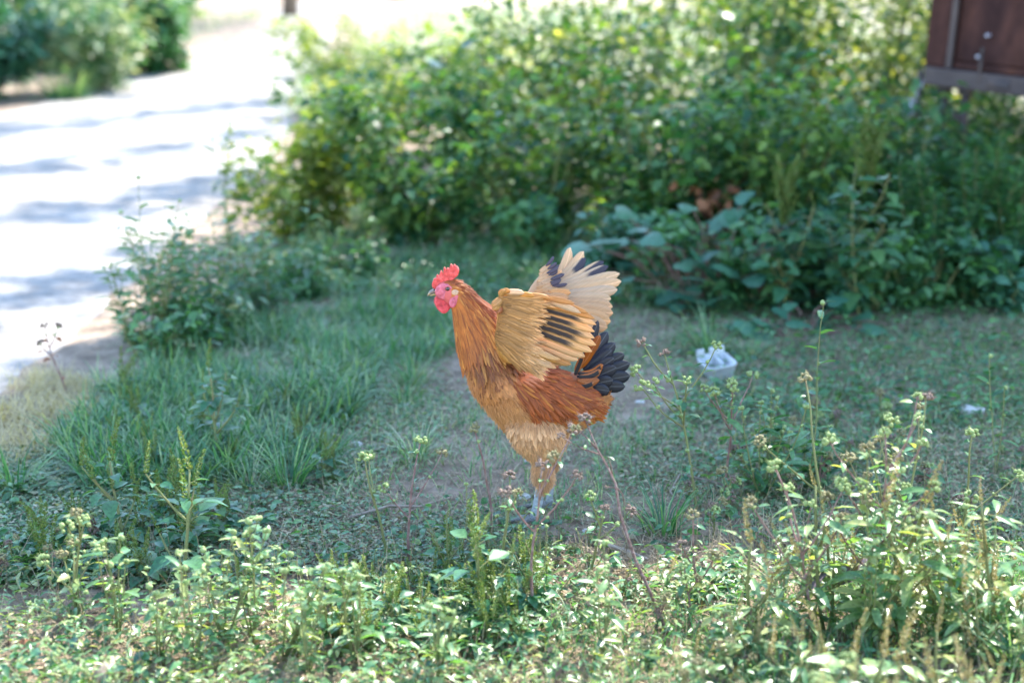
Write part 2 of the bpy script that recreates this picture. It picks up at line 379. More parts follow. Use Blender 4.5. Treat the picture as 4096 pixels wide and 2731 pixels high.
def feather_mat(name, base, dark=None, mode='plain', transl=0.3, edge=None):
    """vane colours laid out along (v) and across (u) each feather"""
    m, nt, b = new_mat(name)
    uv = N_(nt, 'ShaderNodeUVMap'); sp = N_(nt, 'ShaderNodeSeparateXYZ'); nt.links.new(uv.outputs[0], sp.inputs[0])
    oi = N_(nt, 'ShaderNodeObjectInfo')
    def mth(op, a, b_=None, clamp=False):
        n = N_(nt, 'ShaderNodeMath', operation=op); n.use_clamp = clamp
        for i, x in enumerate((a, b_)):
            if x is None: continue
            if hasattr(x, 'links'): nt.links.new(x, n.inputs[i])
            else: n.inputs[i].default_value = x
        return n.outputs[0]
    u, v = sp.outputs[0], sp.outputs[1]
    off = mth('ABSOLUTE', mth('SUBTRACT', u, 0.5))
    # barbs run outwards and forwards from the shaft
    cmb = N_(nt, 'ShaderNodeCombineXYZ')
    nt.links.new(mth('MULTIPLY', mth('SUBTRACT', v, mth('MULTIPLY', off, 0.5)), 70), cmb.inputs[0])
    nt.links.new(mth('MULTIPLY', oi.outputs['Random'], 37.0), cmb.inputs[1]); nt.links.new(mth('MULTIPLY', u, 1.5), cmb.inputs[2])
    nz = N_(nt, 'ShaderNodeTexNoise'); nz.inputs['Scale'].default_value = 1.0; nz.inputs['Detail'].default_value = 3; nt.links.new(cmb.outputs[0], nz.inputs['Vector'])
    jit = mth('MULTIPLY', mth('SUBTRACT', nz.outputs['Fac'], 0.5), 0.22)
    def smooth(x, a, c):
        n = N_(nt, 'ShaderNodeMapRange', interpolation_type='SMOOTHSTEP'); nt.links.new(x, n.inputs[0]); n.inputs[1].default_value = a; n.inputs[2].default_value = c
        return n.outputs[0]
    mask = None
    if mode == 'stripe':
        uu = mth('ADD', u, jit); vv = mth('ADD', mth('ADD', v, jit), mth('MULTIPLY', mth('SUBTRACT', oi.outputs['Random'], 0.5), 0.3))
        mask = mth('MULTIPLY', mth('MULTIPLY', smooth(uu, 0.36, 0.5), mth('SUBTRACT', 1.0, smooth(uu, 0.8, 0.98))), mth('MULTIPLY', smooth(vv, 0.26, 0.42), mth('SUBTRACT', 1.0, smooth(vv, 0.8, 0.96))))
    elif mode == 'tip':
        vv = mth('ADD', v, mth('MULTIPLY', jit, 0.6)); uu = mth('ADD', u, jit)
        mask = mth('MULTIPLY', smooth(vv, 0.6, 0.72), smooth(uu, 0.12, 0.3))
    elif mode == 'centre':
        oo = mth('ADD', off, mth('MULTIPLY', jit, 0.4))
        mask = mth('MULTIPLY', mth('SUBTRACT', 1.0, smooth(oo, 0.24, 0.31)), mth('SUBTRACT', 1.0, smooth(v, 0.86, 0.93)))
    mr = N_(nt, 'ShaderNodeMapRange'); mr.inputs[1].default_value = 0.3; mr.inputs[2].default_value = 0.7; mr.inputs[3].default_value = 0.84; mr.inputs[4].default_value = 1.12
    nt.links.new(nz.outputs['Fac'], mr.inputs[0])
    # pale shaft, slightly darker root
    shaft = mth('SUBTRACT', 1.0, smooth(off, 0.015, 0.045))
    bc = N_(nt, 'ShaderNodeMix', data_type='RGBA'); bc.inputs[6].default_value = (*base, 1)
    bc.inputs[7].default_value = (*[min(1, c * 1.25 + 0.05) for c in base], 1); nt.links.new(shaft, bc.inputs[0]); out = bc.outputs[2]
    # each feather differs a little
    hv = N_(nt, 'ShaderNodeHueSaturation'); nt.links.new(out, hv.inputs['Color'])
    nt.links.new(mth('ADD', mth('MULTIPLY', oi.outputs['Random'], 0.14), 0.93), hv.inputs['Value'])
    nt.links.new(mth('ADD', mth('MULTIPLY', oi.outputs['Random'], 0.14), 0.96), hv.inputs['Saturation']); out = hv.outputs[0]
    if mask is not None:
        mx = N_(nt, 'ShaderNodeMix', data_type='RGBA'); nt.links.new(mask, mx.inputs[0]); nt.links.new(out, mx.inputs[6]); mx.inputs[7].default_value = (*dark, 1); out = mx.outputs[2]
    mu = N_(nt, 'ShaderNodeMix', data_type='RGBA', blend_type='MULTIPLY'); mu.inputs[0].default_value = 1
    nt.links.new(out, mu.inputs[6]); nt.links.new(mr.outputs[0], mu.inputs[7]); out = mu.outputs[2]
    nt.links.new(out, b.inputs['Base Color'])
    b.inputs['Roughness'].default_value = 0.5; b.inputs['Specular IOR Level'].default_value = 0.35
    b.inputs['Sheen Weight'].default_value = 0.04
    if transl:
        tr = N_(nt, 'ShaderNodeBsdfTranslucent'); nt.links.new(out, tr.inputs['Color'])
        ms = N_(nt, 'ShaderNodeMixShader'); ms.inputs[0].default_value = transl
        nt.links.new(b.outputs[0], ms.inputs[1]); nt.links.new(tr.outputs[0], ms.inputs[2])
        nt.links.new(ms.outputs[0], nt.nodes['Material Output'].inputs['Surface'])
    return m
BLK = (0.02, 0.018, 0.026)
M['f_cream'] = feather_mat('cream_feather', (0.66, 0.45, 0.28), transl=0.4)
M['f_creamtip'] = feather_mat('cream_dark_tipped_feather', (0.64, 0.44, 0.28), (0.05, 0.045, 0.07), 'tip', 0.35)
M['f_buff'] = feather_mat('buff_feather', (0.62, 0.36, 0.18), transl=0.35)
M['f_gold'] = feather_mat('golden_feather', (0.50, 0.24, 0.075), transl=0.35)
M['f_stripe'] = feather_mat('buff_dark_striped_feather', (0.62, 0.36, 0.18), (0.045, 0.03, 0.03), 'stripe', 0.3)
M['f_black'] = feather_mat('black_feather', (0.014, 0.013, 0.019), transl=0.03)
M['f_slate'] = feather_mat('slate_feather', (0.05, 0.045, 0.07), transl=0.08)
M['f_edged'] = feather_mat('black_feather_orange_edge', (0.27, 0.085, 0.025), (0.015, 0.014, 0.02), 'centre', 0.1)
M['f_rust'] = feather_mat('rust_feather', (0.27, 0.08, 0.022), transl=0.2)
def flesh(name, c, rough=0.5):
    m = noise_mat(name, [tuple(x * 0.6 for x in c), c, tuple(min(1, x * 1.25 + 0.05) for x in c)], 130, rough, 0.6, 6)
    b = m.node_tree.nodes['Principled BSDF']; b.inputs['Subsurface Weight'].default_value = 0.25; b.inputs['Subsurface Radius'].default_value = (0.004, 0.0012, 0.001)
    return m
M['comb'] = flesh('red_comb_skin', (0.66, 0.075, 0.06))
M['wattle'] = flesh('red_wattle_skin', (0.6, 0.055, 0.06))
M['lobe'] = flesh('pink_lobe_skin', (0.58, 0.12, 0.15))
M['pale_lobe'] = flesh('pale_ear_skin', (0.55, 0.33, 0.2))
M['beak'] = noise_mat('horn_beak', [(0.1, 0.075, 0.075), (0.2, 0.14, 0.1), (0.4, 0.26, 0.1)], 70, 0.35, 0.05)
M['beak_low'] = noise_mat('yellow_beak', [(0.5, 0.29, 0.06), (0.62, 0.38, 0.1)], 70, 0.35)
M['shank'] = noise_mat('scaly_grey_leg', [(0.22, 0.235, 0.235), (0.33, 0.35, 0.355), (0.44, 0.46, 0.465)], 220, 0.6, 0.6, 3)
M['toe'] = noise_mat('dark_toe_scale', [(0.12, 0.115, 0.1), (0.19, 0.185, 0.165), (0.26, 0.25, 0.225)], 220, 0.7, 0.6, 3)  # toes toned darker than the shanks
M['iris'] = noise_mat('amber_iris', [(0.12, 0.05, 0.015), (0.24, 0.11, 0.03)], 300, 0.12, spec=0.6)
M['pupil'] = noise_mat('black_pupil', [(0.004, 0.004, 0.005), (0.008, 0.008, 0.01)], 10, 0.05, spec=0.8)

rooster = empty('rooster', ROOT, 'orange rooster flapping its wings open on the weedy ground', 'rooster')

# silhouette rings: dorsal point, ventral point (picture px), half width (m)
RINGS = [((1738, 1149), (1752, 1186), .008), ((1752, 1134), (1764, 1201), .0125), ((1778, 1122), (1785, 1216), .0175), ((1811, 1119), (1803, 1228), .020),
         ((1845, 1131), (1807, 1250), .022), ((1885, 1157), (1810, 1285), .026), ((1925, 1188), (1816, 1330), .032), ((1965, 1226), (1823, 1375), .040),
         ((2000, 1270), (1832, 1420), .050), ((2035, 1328), (1848, 1452), .061), ((2070, 1392), (1868, 1492), .070), ((2110, 1446), (1886, 1548), .076),
         ((2160, 1458), (1918, 1598), .078), ((2200, 1470), (1968, 1660), .080), ((2235, 1482), (2040, 1718), .079), ((2265, 1492), (2150, 1728), .071),
         ((2290, 1498), (2250, 1718), .062), ((2315, 1508), (2330, 1697), .052), ((2345, 1527), (2396, 1658), .040), ((2372, 1550), (2428, 1608), .022)]
RD = np.array([Q(*r[0]) for r in RINGS]); RV = np.array([Q(*r[1]) for r in RINGS]); RW = np.array([r[2] for r in RINGS])
_sl = np.interp(np.arange(len(RINGS)), [0, 3, 5, 12, 14, 19], [1, 1, .93, .95, 1, 1])[:, None]; _rc = (RD + RV) / 2; RD, RV = _rc + (RD - _rc) * _sl, _rc + (RV - _rc) * _sl   # room for the feather coat
def cr(A, s):
    """Catmull-Rom through rows of A at parameters s"""
    A = np.asarray(A, float)
    if A.ndim == 1: A = A[:, None]
    n = len(A); i = np.clip(np.floor(s).astype(int), 0, n - 2); t = (s - i)[:, None]
    p0, p1, p2, p3 = A[np.maximum(i - 1, 0)], A[i], A[i + 1], A[np.minimum(i + 2, n - 1)]
    return 0.5 * ((2 * p1) + (-p0 + p2) * t + (2 * p0 - 5 * p1 + 4 * p2 - p3) * t ** 2 + (-p0 + 3 * p1 - 3 * p2 + p3) * t ** 3)
def body_pt(s, th):
    D, V, w = cr(RD, s), cr(RV, s), cr(RW, s)
    c = (D + V) / 2; a = (D - V) / 2
    return c + a * np.cos(th)[:, None] + np.array([0, 1.0, 0]) * w * np.sin(th)[:, None]
# thighs: centre px, half width along the picture (m), half depth (m), depth offset w
THIGH_N = [(2138, 1640, .040, .030, -.040), (2142, 1690, .050, .036, -.046), (2146, 1740, .050, .037, -.047), (2152, 1780, .043, .033, -.046), (2158, 1812, .030, .026, -.044),
           (2164, 1842, .0175, .018, -.042), (2169, 1875, .0165, .0165, -.041), (2173, 1910, .018, .016, -.04), (2174, 1938, .0125, .012, -.04), (2166, 1962, .007, .007, -.04)]
THIGH_F = [(2190, 1650, .040, .03, .035), (2205, 1720, .036, .032, .042), (2212, 1775, .024, .026, .042), (2214, 1815, .012, .014, .042), (2214, 1845, .0095, .010, .042), (2213, 1872, .0055, .006, .042)]
def thigh_arr(T):
    return np.array([Q(a, b, e) for a, b, c, d, e in T]), np.array([t[2] for t in T]), np.array([t[3] for t in T])
TN, TF = thigh_arr(THIGH_N), thigh_arr(THIGH_F)
def thigh_pt(T, s, th):
    c, a, b = cr(T[0], s), cr(T[1], s), cr(T[2], s)
    return c + np.array([1.0, 0, 0]) * a * np.cos(th)[:, None] + np.array([0, 1.0, 0]) * b * np.sin(th)[:, None]

# one continuous body: neck, trunk and thighs fused
mb = MB(); K = 24
def ring_list(fn, smax, step):
    out = []
    for s in np.arange(0, smax + 1e-6, step):
        th = np.linspace(0, 2 * np.pi, K, endpoint=False); out.append([tuple(p) for p in fn(np.full(K, min(s, smax - 1e-6)), th)])
    return out
mb.rings(ring_list(body_pt, len(RINGS) - 1, 0.5)); mb.rings(ring_list(lambda s, t: thigh_pt(TN, s, t), len(THIGH_N) - 1, 0.5)); mb.rings(ring_list(lambda s, t: thigh_pt(TF, s, t), len(THIGH_F) - 1, 0.5))
body = mb.obj('body', M['skin_body'], rooster)
bpy.context.view_layer.update()
md = body.modifiers.new('fuse', 'REMESH'); md.mode = 'VOXEL'; md.voxel_size = 0.0035
md2 = body.modifiers.new('soft', 'SMOOTH'); md2.iterations = 6; md2.factor = 0.5
dg = bpy.context.evaluated_depsgraph_get()
me = bpy.data.meshes.new_from_object(body.evaluated_get(dg)); me.name = 'body'
body.modifiers.clear(); body.data = me
if not me.materials: me.materials.append(M['skin_body'])

# ---- plumage colours by body region (pigment)
HACK, HACKD, GOLD = np.array([.41, .115, .02]), np.array([.22, .05, .012]), np.array([.62, .27, .05])
BREAST, BRD, TAN = np.array([.46, .175, .05]), np.array([.22, .07, .022]), np.array([.53, .235, .08])
SADD, SADG = np.array([.27, .058, .009]), np.array([.52, .17, .02])
THI, VENT, SKIN = np.array([.64, .335, .155]), np.array([.46, .18, .05]), np.array([.5, .09, .08])
def lerp(a, b, t): return a + (b - a) * np.clip(t, 0, 1)[:, None]
def body_colour(s, th):
    c = np.cos(th); n = len(s)
    col = np.repeat(HACK[None], n, 0)
    col = lerp(col, np.repeat(BRD[None], n, 0), (s - 7.6) / 1.0 * (c < 0.75))
    col = lerp(col, np.repeat(BREAST[None], n, 0), (s - 9.3 - 0.8 * c) / 1.2)
    col = lerp(col, np.repeat(TAN[None], n, 0), (s - 11) / 2.0)
    col = lerp(col, np.repeat(GOLD[None], n, 0), np.where((s > 6.3) & (s < 9.5), (c - 0.25) / 0.5, 0))
    lim = np.interp(s, [10.0, 11.2, 13, 15, 17, 18.5], [0.75, 0.3, -0.02, -0.28, -0.35, 0.2])
    col = lerp(col, np.repeat(SADD[None], n, 0), (c - lim + 0.1) / 0.18)
    col = lerp(col, np.repeat(VENT[None], n, 0), np.where(c < lim, (s - 15.5) / 1.5, 0))
    return col
skin_me = body.data
co = np.empty(len(skin_me.vertices) * 3, np.float32); skin_me.vertices.foreach_get('co', co); co = co.reshape(-1, 3)
ss = np.repeat(np.linspace(0, len(RINGS) - 1.001, 160), 24); tt = np.tile(np.linspace(0, 2 * np.pi, 24, endpoint=False), 160)
ref = body_pt(ss, tt); rc = body_colour(ss, tt)
facem = (ss < 3.0) & (np.cos(tt) < 0.62); rc[facem] = SKIN; rc[(ss < 2.0)] = SKIN
t_s = np.repeat(np.linspace(0.5, len(THIGH_N) - 1.001, 40), 16); t_t = np.tile(np.linspace(0, 2 * np.pi, 16, endpoint=False), 40)
ref = np.vstack([ref, thigh_pt(TN, t_s, t_t)]); rc = np.vstack([rc, np.repeat(THI[None], len(t_s), 0)])
t_s2 = np.clip(t_s * 0.5, 0, len(THIGH_F) - 1.001); ref = np.vstack([ref, thigh_pt(TF, t_s2, t_t)]); rc = np.vstack([rc, np.repeat(THI[None], len(t_s), 0)])
vc = np.empty((len(co), 3))
for i in range(0, len(co), 2000):
    d = ((co[i:i + 2000, None, :] - ref[None]) ** 2).sum(-1); vc[i:i + 2000] = rc[d.argmin(1)]
a = skin_me.attributes.new('pigment', 'FLOAT_COLOR', 'POINT'); c4 = np.ones((len(co), 4), np.float32); c4[:, :3] = vc; a.data.foreach_set('color', c4.ravel())

# ---- contour feathers: small cambered vanes laid along the body
def vane_t(tip=0.78):
    ys = [0, .25, .5, tip, 1.0]; ws = [.28, .46, .5, .42, .10]; V, F, UV = [], [], []
    for y, w in zip(ys, ws):
        for k, u in enumerate((-1, 0, 1)):
            V.append((u * w, y, -0.16 * abs(u) * w - 0.10 * y * y)); UV.append((0.5 + 0.5 * u * w / .5, y))
    for i in range(4):
        for k in range(2):
            a_ = i * 3 + k; F.append((a_, a_ + 1, a_ + 4, a_ + 3))
    return (np.array(V, float), np.array(F, int)), np.array(UV, float)
VANE, VANE_UV = vane_t()
def lay(fn, s, th, L, Wd, lift, grav, col, smax, shade=0.25, var=0.07):
    e = 0.03
    p = fn(s, th); t = fn(np.minimum(s + e, smax), th) - fn(np.maximum(s - e, 0), th)
    q = fn(s, th + e) - fn(s, th - e)
    nrm = np.cross(t, q); nrm /= np.linalg.norm(nrm, axis=1, keepdims=True) + 1e-12
    cen = fn(s, th) - fn(s, th + np.pi); flip = np.sign((nrm * cen).sum(1)); nrm *= flip[:, None]
    t /= np.linalg.norm(t, axis=1, keepdims=True) + 1e-12
    d = t + rng.normal(0, 0.13, t.shape) + np.array([0, 0, -1.0]) * grav[:, None]
    d -= nrm * (d * nrm).sum(1)[:, None]; d /= np.linalg.norm(d, axis=1, keepdims=True) + 1e-12
    Y = d * np.cos(lift)[:, None] + nrm * np.sin(lift)[:, None]
    X = np.cross(Y, nrm); X /= np.linalg.norm(X, axis=1, keepdims=True) + 1e-12
    Z = np.cross(X, Y)
    V, F = scatter(VANE, p - nrm * 0.001, X, Y, Z, np.stack([Wd, L, L], 1))
    n = len(VANE[0]); v = VANE_UV[:, 1][None]
    cc = np.repeat(col[:, None, :], n, 1) * (1 + rng.normal(0, var, (len(s), 1, 1)))
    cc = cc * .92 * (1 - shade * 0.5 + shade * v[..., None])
    return V, F, np.clip(cc, 0.003, 1).reshape(-1, 3), np.tile(VANE_UV, (len(s), 1))
parts = []
def concave(s, th): return .16 * np.exp(-((s - 10) / 1.3) ** 2) + .5 * np.clip(np.cos(th), 0, 1) * np.exp(-((s - 9.3) / 1.5) ** 2)
# hackle (long, narrow)
n = 1900; s = rng.uniform(2.3, 9.4, n); th = rng.uniform(0, 2 * np.pi, n)
k = ~((s < 3.4) & (np.cos(th) < 0.55)); s, th = s[k], th[k]; n = len(s)
cl = body_colour(s, th); mixr = rng.random(n); cl = np.where((mixr < 0.2)[:, None], HACKD * .6 + cl * .4, cl); cl = np.where((mixr > 0.84)[:, None], cl * 0.6 + GOLD * 0.45, cl)
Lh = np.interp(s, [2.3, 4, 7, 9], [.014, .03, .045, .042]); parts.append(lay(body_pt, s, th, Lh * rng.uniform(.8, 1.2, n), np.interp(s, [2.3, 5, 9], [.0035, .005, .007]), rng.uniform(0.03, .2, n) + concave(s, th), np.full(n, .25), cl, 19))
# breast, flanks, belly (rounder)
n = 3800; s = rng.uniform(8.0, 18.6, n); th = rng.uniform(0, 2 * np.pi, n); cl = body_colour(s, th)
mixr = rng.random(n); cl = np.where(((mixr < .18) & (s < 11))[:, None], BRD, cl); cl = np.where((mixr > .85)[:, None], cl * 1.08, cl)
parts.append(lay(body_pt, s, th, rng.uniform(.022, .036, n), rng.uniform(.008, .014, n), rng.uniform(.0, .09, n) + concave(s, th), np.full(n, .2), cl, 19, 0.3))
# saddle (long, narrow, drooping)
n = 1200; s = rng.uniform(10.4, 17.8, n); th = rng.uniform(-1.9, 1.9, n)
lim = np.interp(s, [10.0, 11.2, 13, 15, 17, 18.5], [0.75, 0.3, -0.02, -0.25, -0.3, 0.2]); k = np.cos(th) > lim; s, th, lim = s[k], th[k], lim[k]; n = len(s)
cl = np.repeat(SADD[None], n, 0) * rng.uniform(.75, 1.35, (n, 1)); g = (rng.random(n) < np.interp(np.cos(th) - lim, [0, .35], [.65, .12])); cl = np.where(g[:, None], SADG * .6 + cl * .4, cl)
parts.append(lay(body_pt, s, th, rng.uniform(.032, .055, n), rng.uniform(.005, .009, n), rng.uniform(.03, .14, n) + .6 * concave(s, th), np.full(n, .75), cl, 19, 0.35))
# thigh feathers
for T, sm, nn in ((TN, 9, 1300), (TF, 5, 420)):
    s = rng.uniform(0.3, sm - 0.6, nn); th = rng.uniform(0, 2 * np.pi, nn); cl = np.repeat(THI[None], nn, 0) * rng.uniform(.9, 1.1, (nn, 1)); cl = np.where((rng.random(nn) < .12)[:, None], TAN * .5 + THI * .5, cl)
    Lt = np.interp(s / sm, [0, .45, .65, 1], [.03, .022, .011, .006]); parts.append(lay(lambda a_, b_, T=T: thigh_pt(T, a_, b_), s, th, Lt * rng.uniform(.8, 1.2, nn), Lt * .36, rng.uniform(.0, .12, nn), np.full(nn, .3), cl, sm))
# loose downy barbs on belly, thighs and vent
def barbs(fn, s, th, L, col, smax):
    Vn = lay(fn, s, th, L, np.full(len(s), .0011), rng.uniform(.15, .75, len(s)), np.full(len(s), .25), col, smax, 0.0)
    return Vn
n = 7000; s = rng.uniform(9.0, 19, n); th = rng.uniform(np.pi * .5, np.pi * 1.5, n); parts.append(barbs(body_pt, s, th, rng.uniform(.008, .02, n), body_colour(s, th) * 1.1, 19))
for T, sm, nn in ((TN, 9, 6500), (TF, 5, 1800)):
    s = rng.uniform(.3, sm - .3, nn); th = rng.uniform(0, 2 * np.pi, nn); parts.append(barbs(lambda a_, b_, T=T: thigh_pt(T, a_, b_), s, th, rng.uniform(.007, .018, nn), np.repeat(THI[None], nn, 0) * rng.uniform(.8, 1.25, (nn, 1)), sm))
V = []; F = []; C = []; U = []; b0 = 0
for v_, f_, c_, u_ in parts:
    V.append(v_); F.append(f_ + b0); C.append(c_); U.append(u_); b0 += len(v_)
pl = link(bpy.data.objects.new('plumage', np_mesh('plumage', np.vstack(V), np.vstack(F), M['plumage'], col=np.vstack(C), uv=np.vstack(U))), rooster)
pl['kind'] = 'stuff'

# ---- flat fleshy parts cut to outline, rounded edges
def slab(name, pts, w, depth, bevel, mat, parent, tilt=0.0, belly=0.0):
    cu = bpy.data.curves.new(name, 'CURVE'); cu.dimensions = '2D'; cu.fill_mode = 'BOTH'; cu.extrude = depth; cu.bevel_depth = bevel; cu.bevel_resolution = 2; cu.offset = -bevel * 0.6
    sp = cu.splines.new('POLY'); q = [Q(x, y, w) for x, y in pts]
    sp.points.add(len(q) - 1)
    for p_, c_ in zip(sp.points, q): p_.co = (c_[0], c_[2], 0, 1)
    sp.use_cyclic_u = True
    o = bpy.data.objects.new('tmp', cu); COL.objects.link(o); dg = bpy.context.evaluated_depsgraph_get()
    me = bpy.data.meshes.new_from_object(o.evaluated_get(dg)); me.name = name
    COL.objects.unlink(o); bpy.data.objects.remove(o)
    ym = np.mean([c_[1] for c_ in q]); zs = [c_[2] for c_ in q]; z0, z1 = min(zs), max(zs)
    for v in me.vertices:
        x, z, y = v.co; v.co = (x, ym - y + tilt * (z - z0) / (z1 - z0), z)
    me.flip_normals(); me.materials.clear(); me.materials.append(mat)
    for p_ in me.polygons: p_.use_smooth = True
    return link(bpy.data.objects.new(name, me), parent)
def z3(x, y): return (1680 + x / 6.03, 1030 + y / 6.03)
def smooth_poly(pts, it=1):
    for _ in range(it):
        o = []
        for i in range(len(pts)):
            a_, b_ = np.array(pts[i]), np.array(pts[(i + 1) % len(pts)]); o += [tuple(a_ * .75 + b_ * .25), tuple(a_ * .25 + b_ * .75)]
        pts = o
    return pts
comb_pts = [z3(*p) for p in [(310, 720), (292, 640), (330, 545), (350, 512), (372, 522), (388, 520), (408, 440), (424, 422), (440, 470), (462, 470), (500, 350), (516, 328), (540, 400), (572, 428), (578, 275), (592, 250), (612, 290), (645, 358), (652, 278), (672, 262), (700, 300), (722, 296), (738, 190), (758, 172), (780, 220), (800, 232), (820, 190), (838, 180), (852, 236), (880, 212), (925, 275), (934, 340), (905, 430), (820, 505), (745, 565), (680, 620), (600, 690), (500, 760), (400, 780)]]
slab('comb', smooth_poly(comb_pts), 0.0, 0.0012, 0.0022, M['comb'], rooster, tilt=0.004)
wat = [z3(*p) for p in [(470, 900), (400, 960), (358, 1050), (368, 1120), (430, 1240), (515, 1318), (580, 1338), (645, 1312), (735, 1210), (748, 1100), (720, 960), (620, 900), (540, 880)]]
slab('wattle', smooth_poly(wat, 2), -0.011, 0.0010, 0.0026, M['wattle'], rooster, tilt=0.004)
slab('wattle', smooth_poly([(x - 2, y - 5) for x, y in wat], 2), 0.009, 0.0010, 0.0026, M['wattle'], rooster, tilt=-0.003)
lob = [z3(*p) for p in [(740, 1010), (830, 930), (900, 895), (935, 930), (905, 1030), (855, 1150), (790, 1202), (740, 1180), (710, 1090)]]
for sgn in (-1, 1):
    slab('earlobe', smooth_poly(lob, 2), sgn * 0.021, 0.0010, 0.0028, M['lobe'], rooster, tilt=-sgn * 0.004)
    mb = MB(); c = Q(*z3(850, 850), sgn * 0.0185); mb.ball(c, (.0072, .0025, .006), seg=14, rings=10); mb.obj('ear_patch', M['pale_lobe'], rooster)
    # eyelid ring, eyeball, pupil
    c = Q(*z3(672, 755), sgn * 0.0148)
    mb = MB(); rr = []
    for i in range(18):
        an = 2 * math.pi * i / 18; rr.append([(c[0] + math.cos(an) * (.0062 + .0016 * math.cos(b_)), c[1] + sgn * (.0012 + .0014 * math.sin(b_)), c[2] + math.sin(an) * (.0056 + .0014 * math.cos(b_))) for b_ in np.linspace(0, 2 * np.pi, 8, endpoint=False)])
    mb.rings(rr + [rr[0]], cap=False); mb.obj('eyelid', M['lobe'], rooster)
    mb = MB(); mb.ball(c, (.0055, .0036, .0052), seg=16, rings=12); eye = mb.obj('eye', M['iris'], rooster)
    mb = MB(); mb.ball(c + np.array([0, sgn * .0024, 0]), (.0033, .0022, .0033), seg=12, rings=8); mb.obj('pupil', M['pupil'], eye)
    # bare cheek
    c = Q(*z3(600, 830), sgn * 0.0115); mb = MB(); mb.ball(c, (.019, .0055, .016), seg=16, rings=10); mb.obj('cheek', M['lobe'], rooster)
# beak: two curved horn halves
def beak(name, top, bot, hw, mat):
    mb = MB(); rr = []
    for (a_, b_, h) in zip(top, bot, hw):
        A, B = Q(*z3(*a_)), Q(*z3(*b_)); c = (A + B) / 2; v = (A - B) / 2
        rr.append([tuple(c + v * math.cos(t) + np.array([0, h, 0]) * math.sin(t)) for t in np.linspace(0, 2 * np.pi, 12, endpoint=False)])
    mb.rings(rr); return mb.obj(name, mat, rooster)
bk = beak('upper_beak', [(480, 730), (390, 735), (330, 752), (270, 780), (220, 828), (188, 880), (172, 925)], [(500, 868), (450, 862), (390, 860), (330, 868), (270, 890), (220, 912), (182, 942)], [.0085, .008, .0072, .006, .0045, .0028, .0008], M['beak'])
mb = MB(); mb.ball(Q(*z3(362, 778), -.0068), (.0036, .0012, .0016), seg=8, rings=6); mb.obj('nostril', M['pupil'], bk)
beak('lower_beak', [(500, 860), (440, 862), (370, 872), (300, 893), (235, 918)], [(480, 930), (430, 905), (360, 903), (300, 915), (240, 930)], [.007, .006, .0048, .0032, .0012], M['beak_low'])

# ---- shanks and feet
def leg(pts, w, rad, spread, lean):
    q = [Q(x, y, w) for x, y in pts]
    foot = q[-1].copy(); foot[2] = 0.012; q[-1] = foot
    mb = MB(); mb.tube(q, rad, 10)
    o = mb.obj('leg', M['shank'], rooster)
    for ang, ln in ((180 - spread, .055), (180, .066), (180 + spread, .055), (8, .028)):
        a_ = R(ang); d = np.array([math.cos(a_), math.sin(a_), 0])
        pp = [foot, foot + d * ln * .35 + np.array([0, 0, .003]), foot + d * ln * .7 + np.array([0, 0, -.002]), foot + d * ln + np.array([0, 0, -.006])]
        m2 = MB(); m2.tube(pp, [.0058, .0048, .0042, .0028], 8); toe = m2.obj('toe', M['toe'], o)
        m3 = MB(); m3.tube([pp[3], pp[3] + d * .009 + np.array([0, 0, .001]), pp[3] + d * .016 + np.array([0, 0, -.004])], [.0032, .002, .0004], 6); m3.obj('claw', M['beak'], toe)
leg([(2168, 1925), (2160, 1965), (2152, 2010), (2143, 2050), (2140, 2078)], -.04, [.0105, .0098, .0092, .0095, .0115], 32, 0)
leg([(2213, 1860), (2208, 1890), (2203, 1940), (2199, 1985), (2199, 2030)], .042, [.0072, .0068, .0064, .0068, .009], 32, 0)

# ---- big feathers: one mesh each
def feather(parent, base, tip, w0, w1, width, bend, mat, camber=0.07, name='feather', twist=0.0, nst=11, curl=0.0):
    A, B = Q(*base, w0), Q(*tip, w1); d = B - A; L = np.linalg.norm(d); d /= L
    nrm = np.array([0, -1.0, 0]); nrm -= d * d.dot(nrm); nrm /= np.linalg.norm(nrm)
    sx = np.cross(d, nrm)
    if twist: sx, nrm = sx * math.cos(twist) + nrm * math.sin(twist), nrm * math.cos(twist) - sx * math.sin(twist)
    hw = width * MPP / 2; vs, uvs, fs = [], [], []; us = (-1, -.5, 0, .5, 1)
    for i in range(nst):
        v = i / (nst - 1); v2 = 1 - (1 - v) ** 1.25
        prof = min(1, .30 + v2 / .35 * .7) * (1 if v2 < .74 else max(0, 1 - ((v2 - .74) / .262) ** 2) ** .6)
        c = A + d * L * v2 + sx * bend * MPP * math.sin(math.pi * v2) + nrm * curl * L * v2 * v2
        for u in us:
            vs.append(c + sx * u * hw * prof + nrm * (camber * hw * (1 - u * u) * prof)); uvs.append((.5 + .5 * u * max(prof, .15), v2))
    for i in range(nst - 1):
        for k in range(4):
            a_ = i * 5 + k; fs.append((a_, a_ + 1, a_ + 6, a_ + 5))
    me = np_mesh(name, vs, fs, mat, uv=np.array(uvs)); o = link(bpy.data.objects.new(name, me), parent)
    sd = o.modifiers.new('vane', 'SOLIDIFY'); sd.thickness = 0.0004
    return o
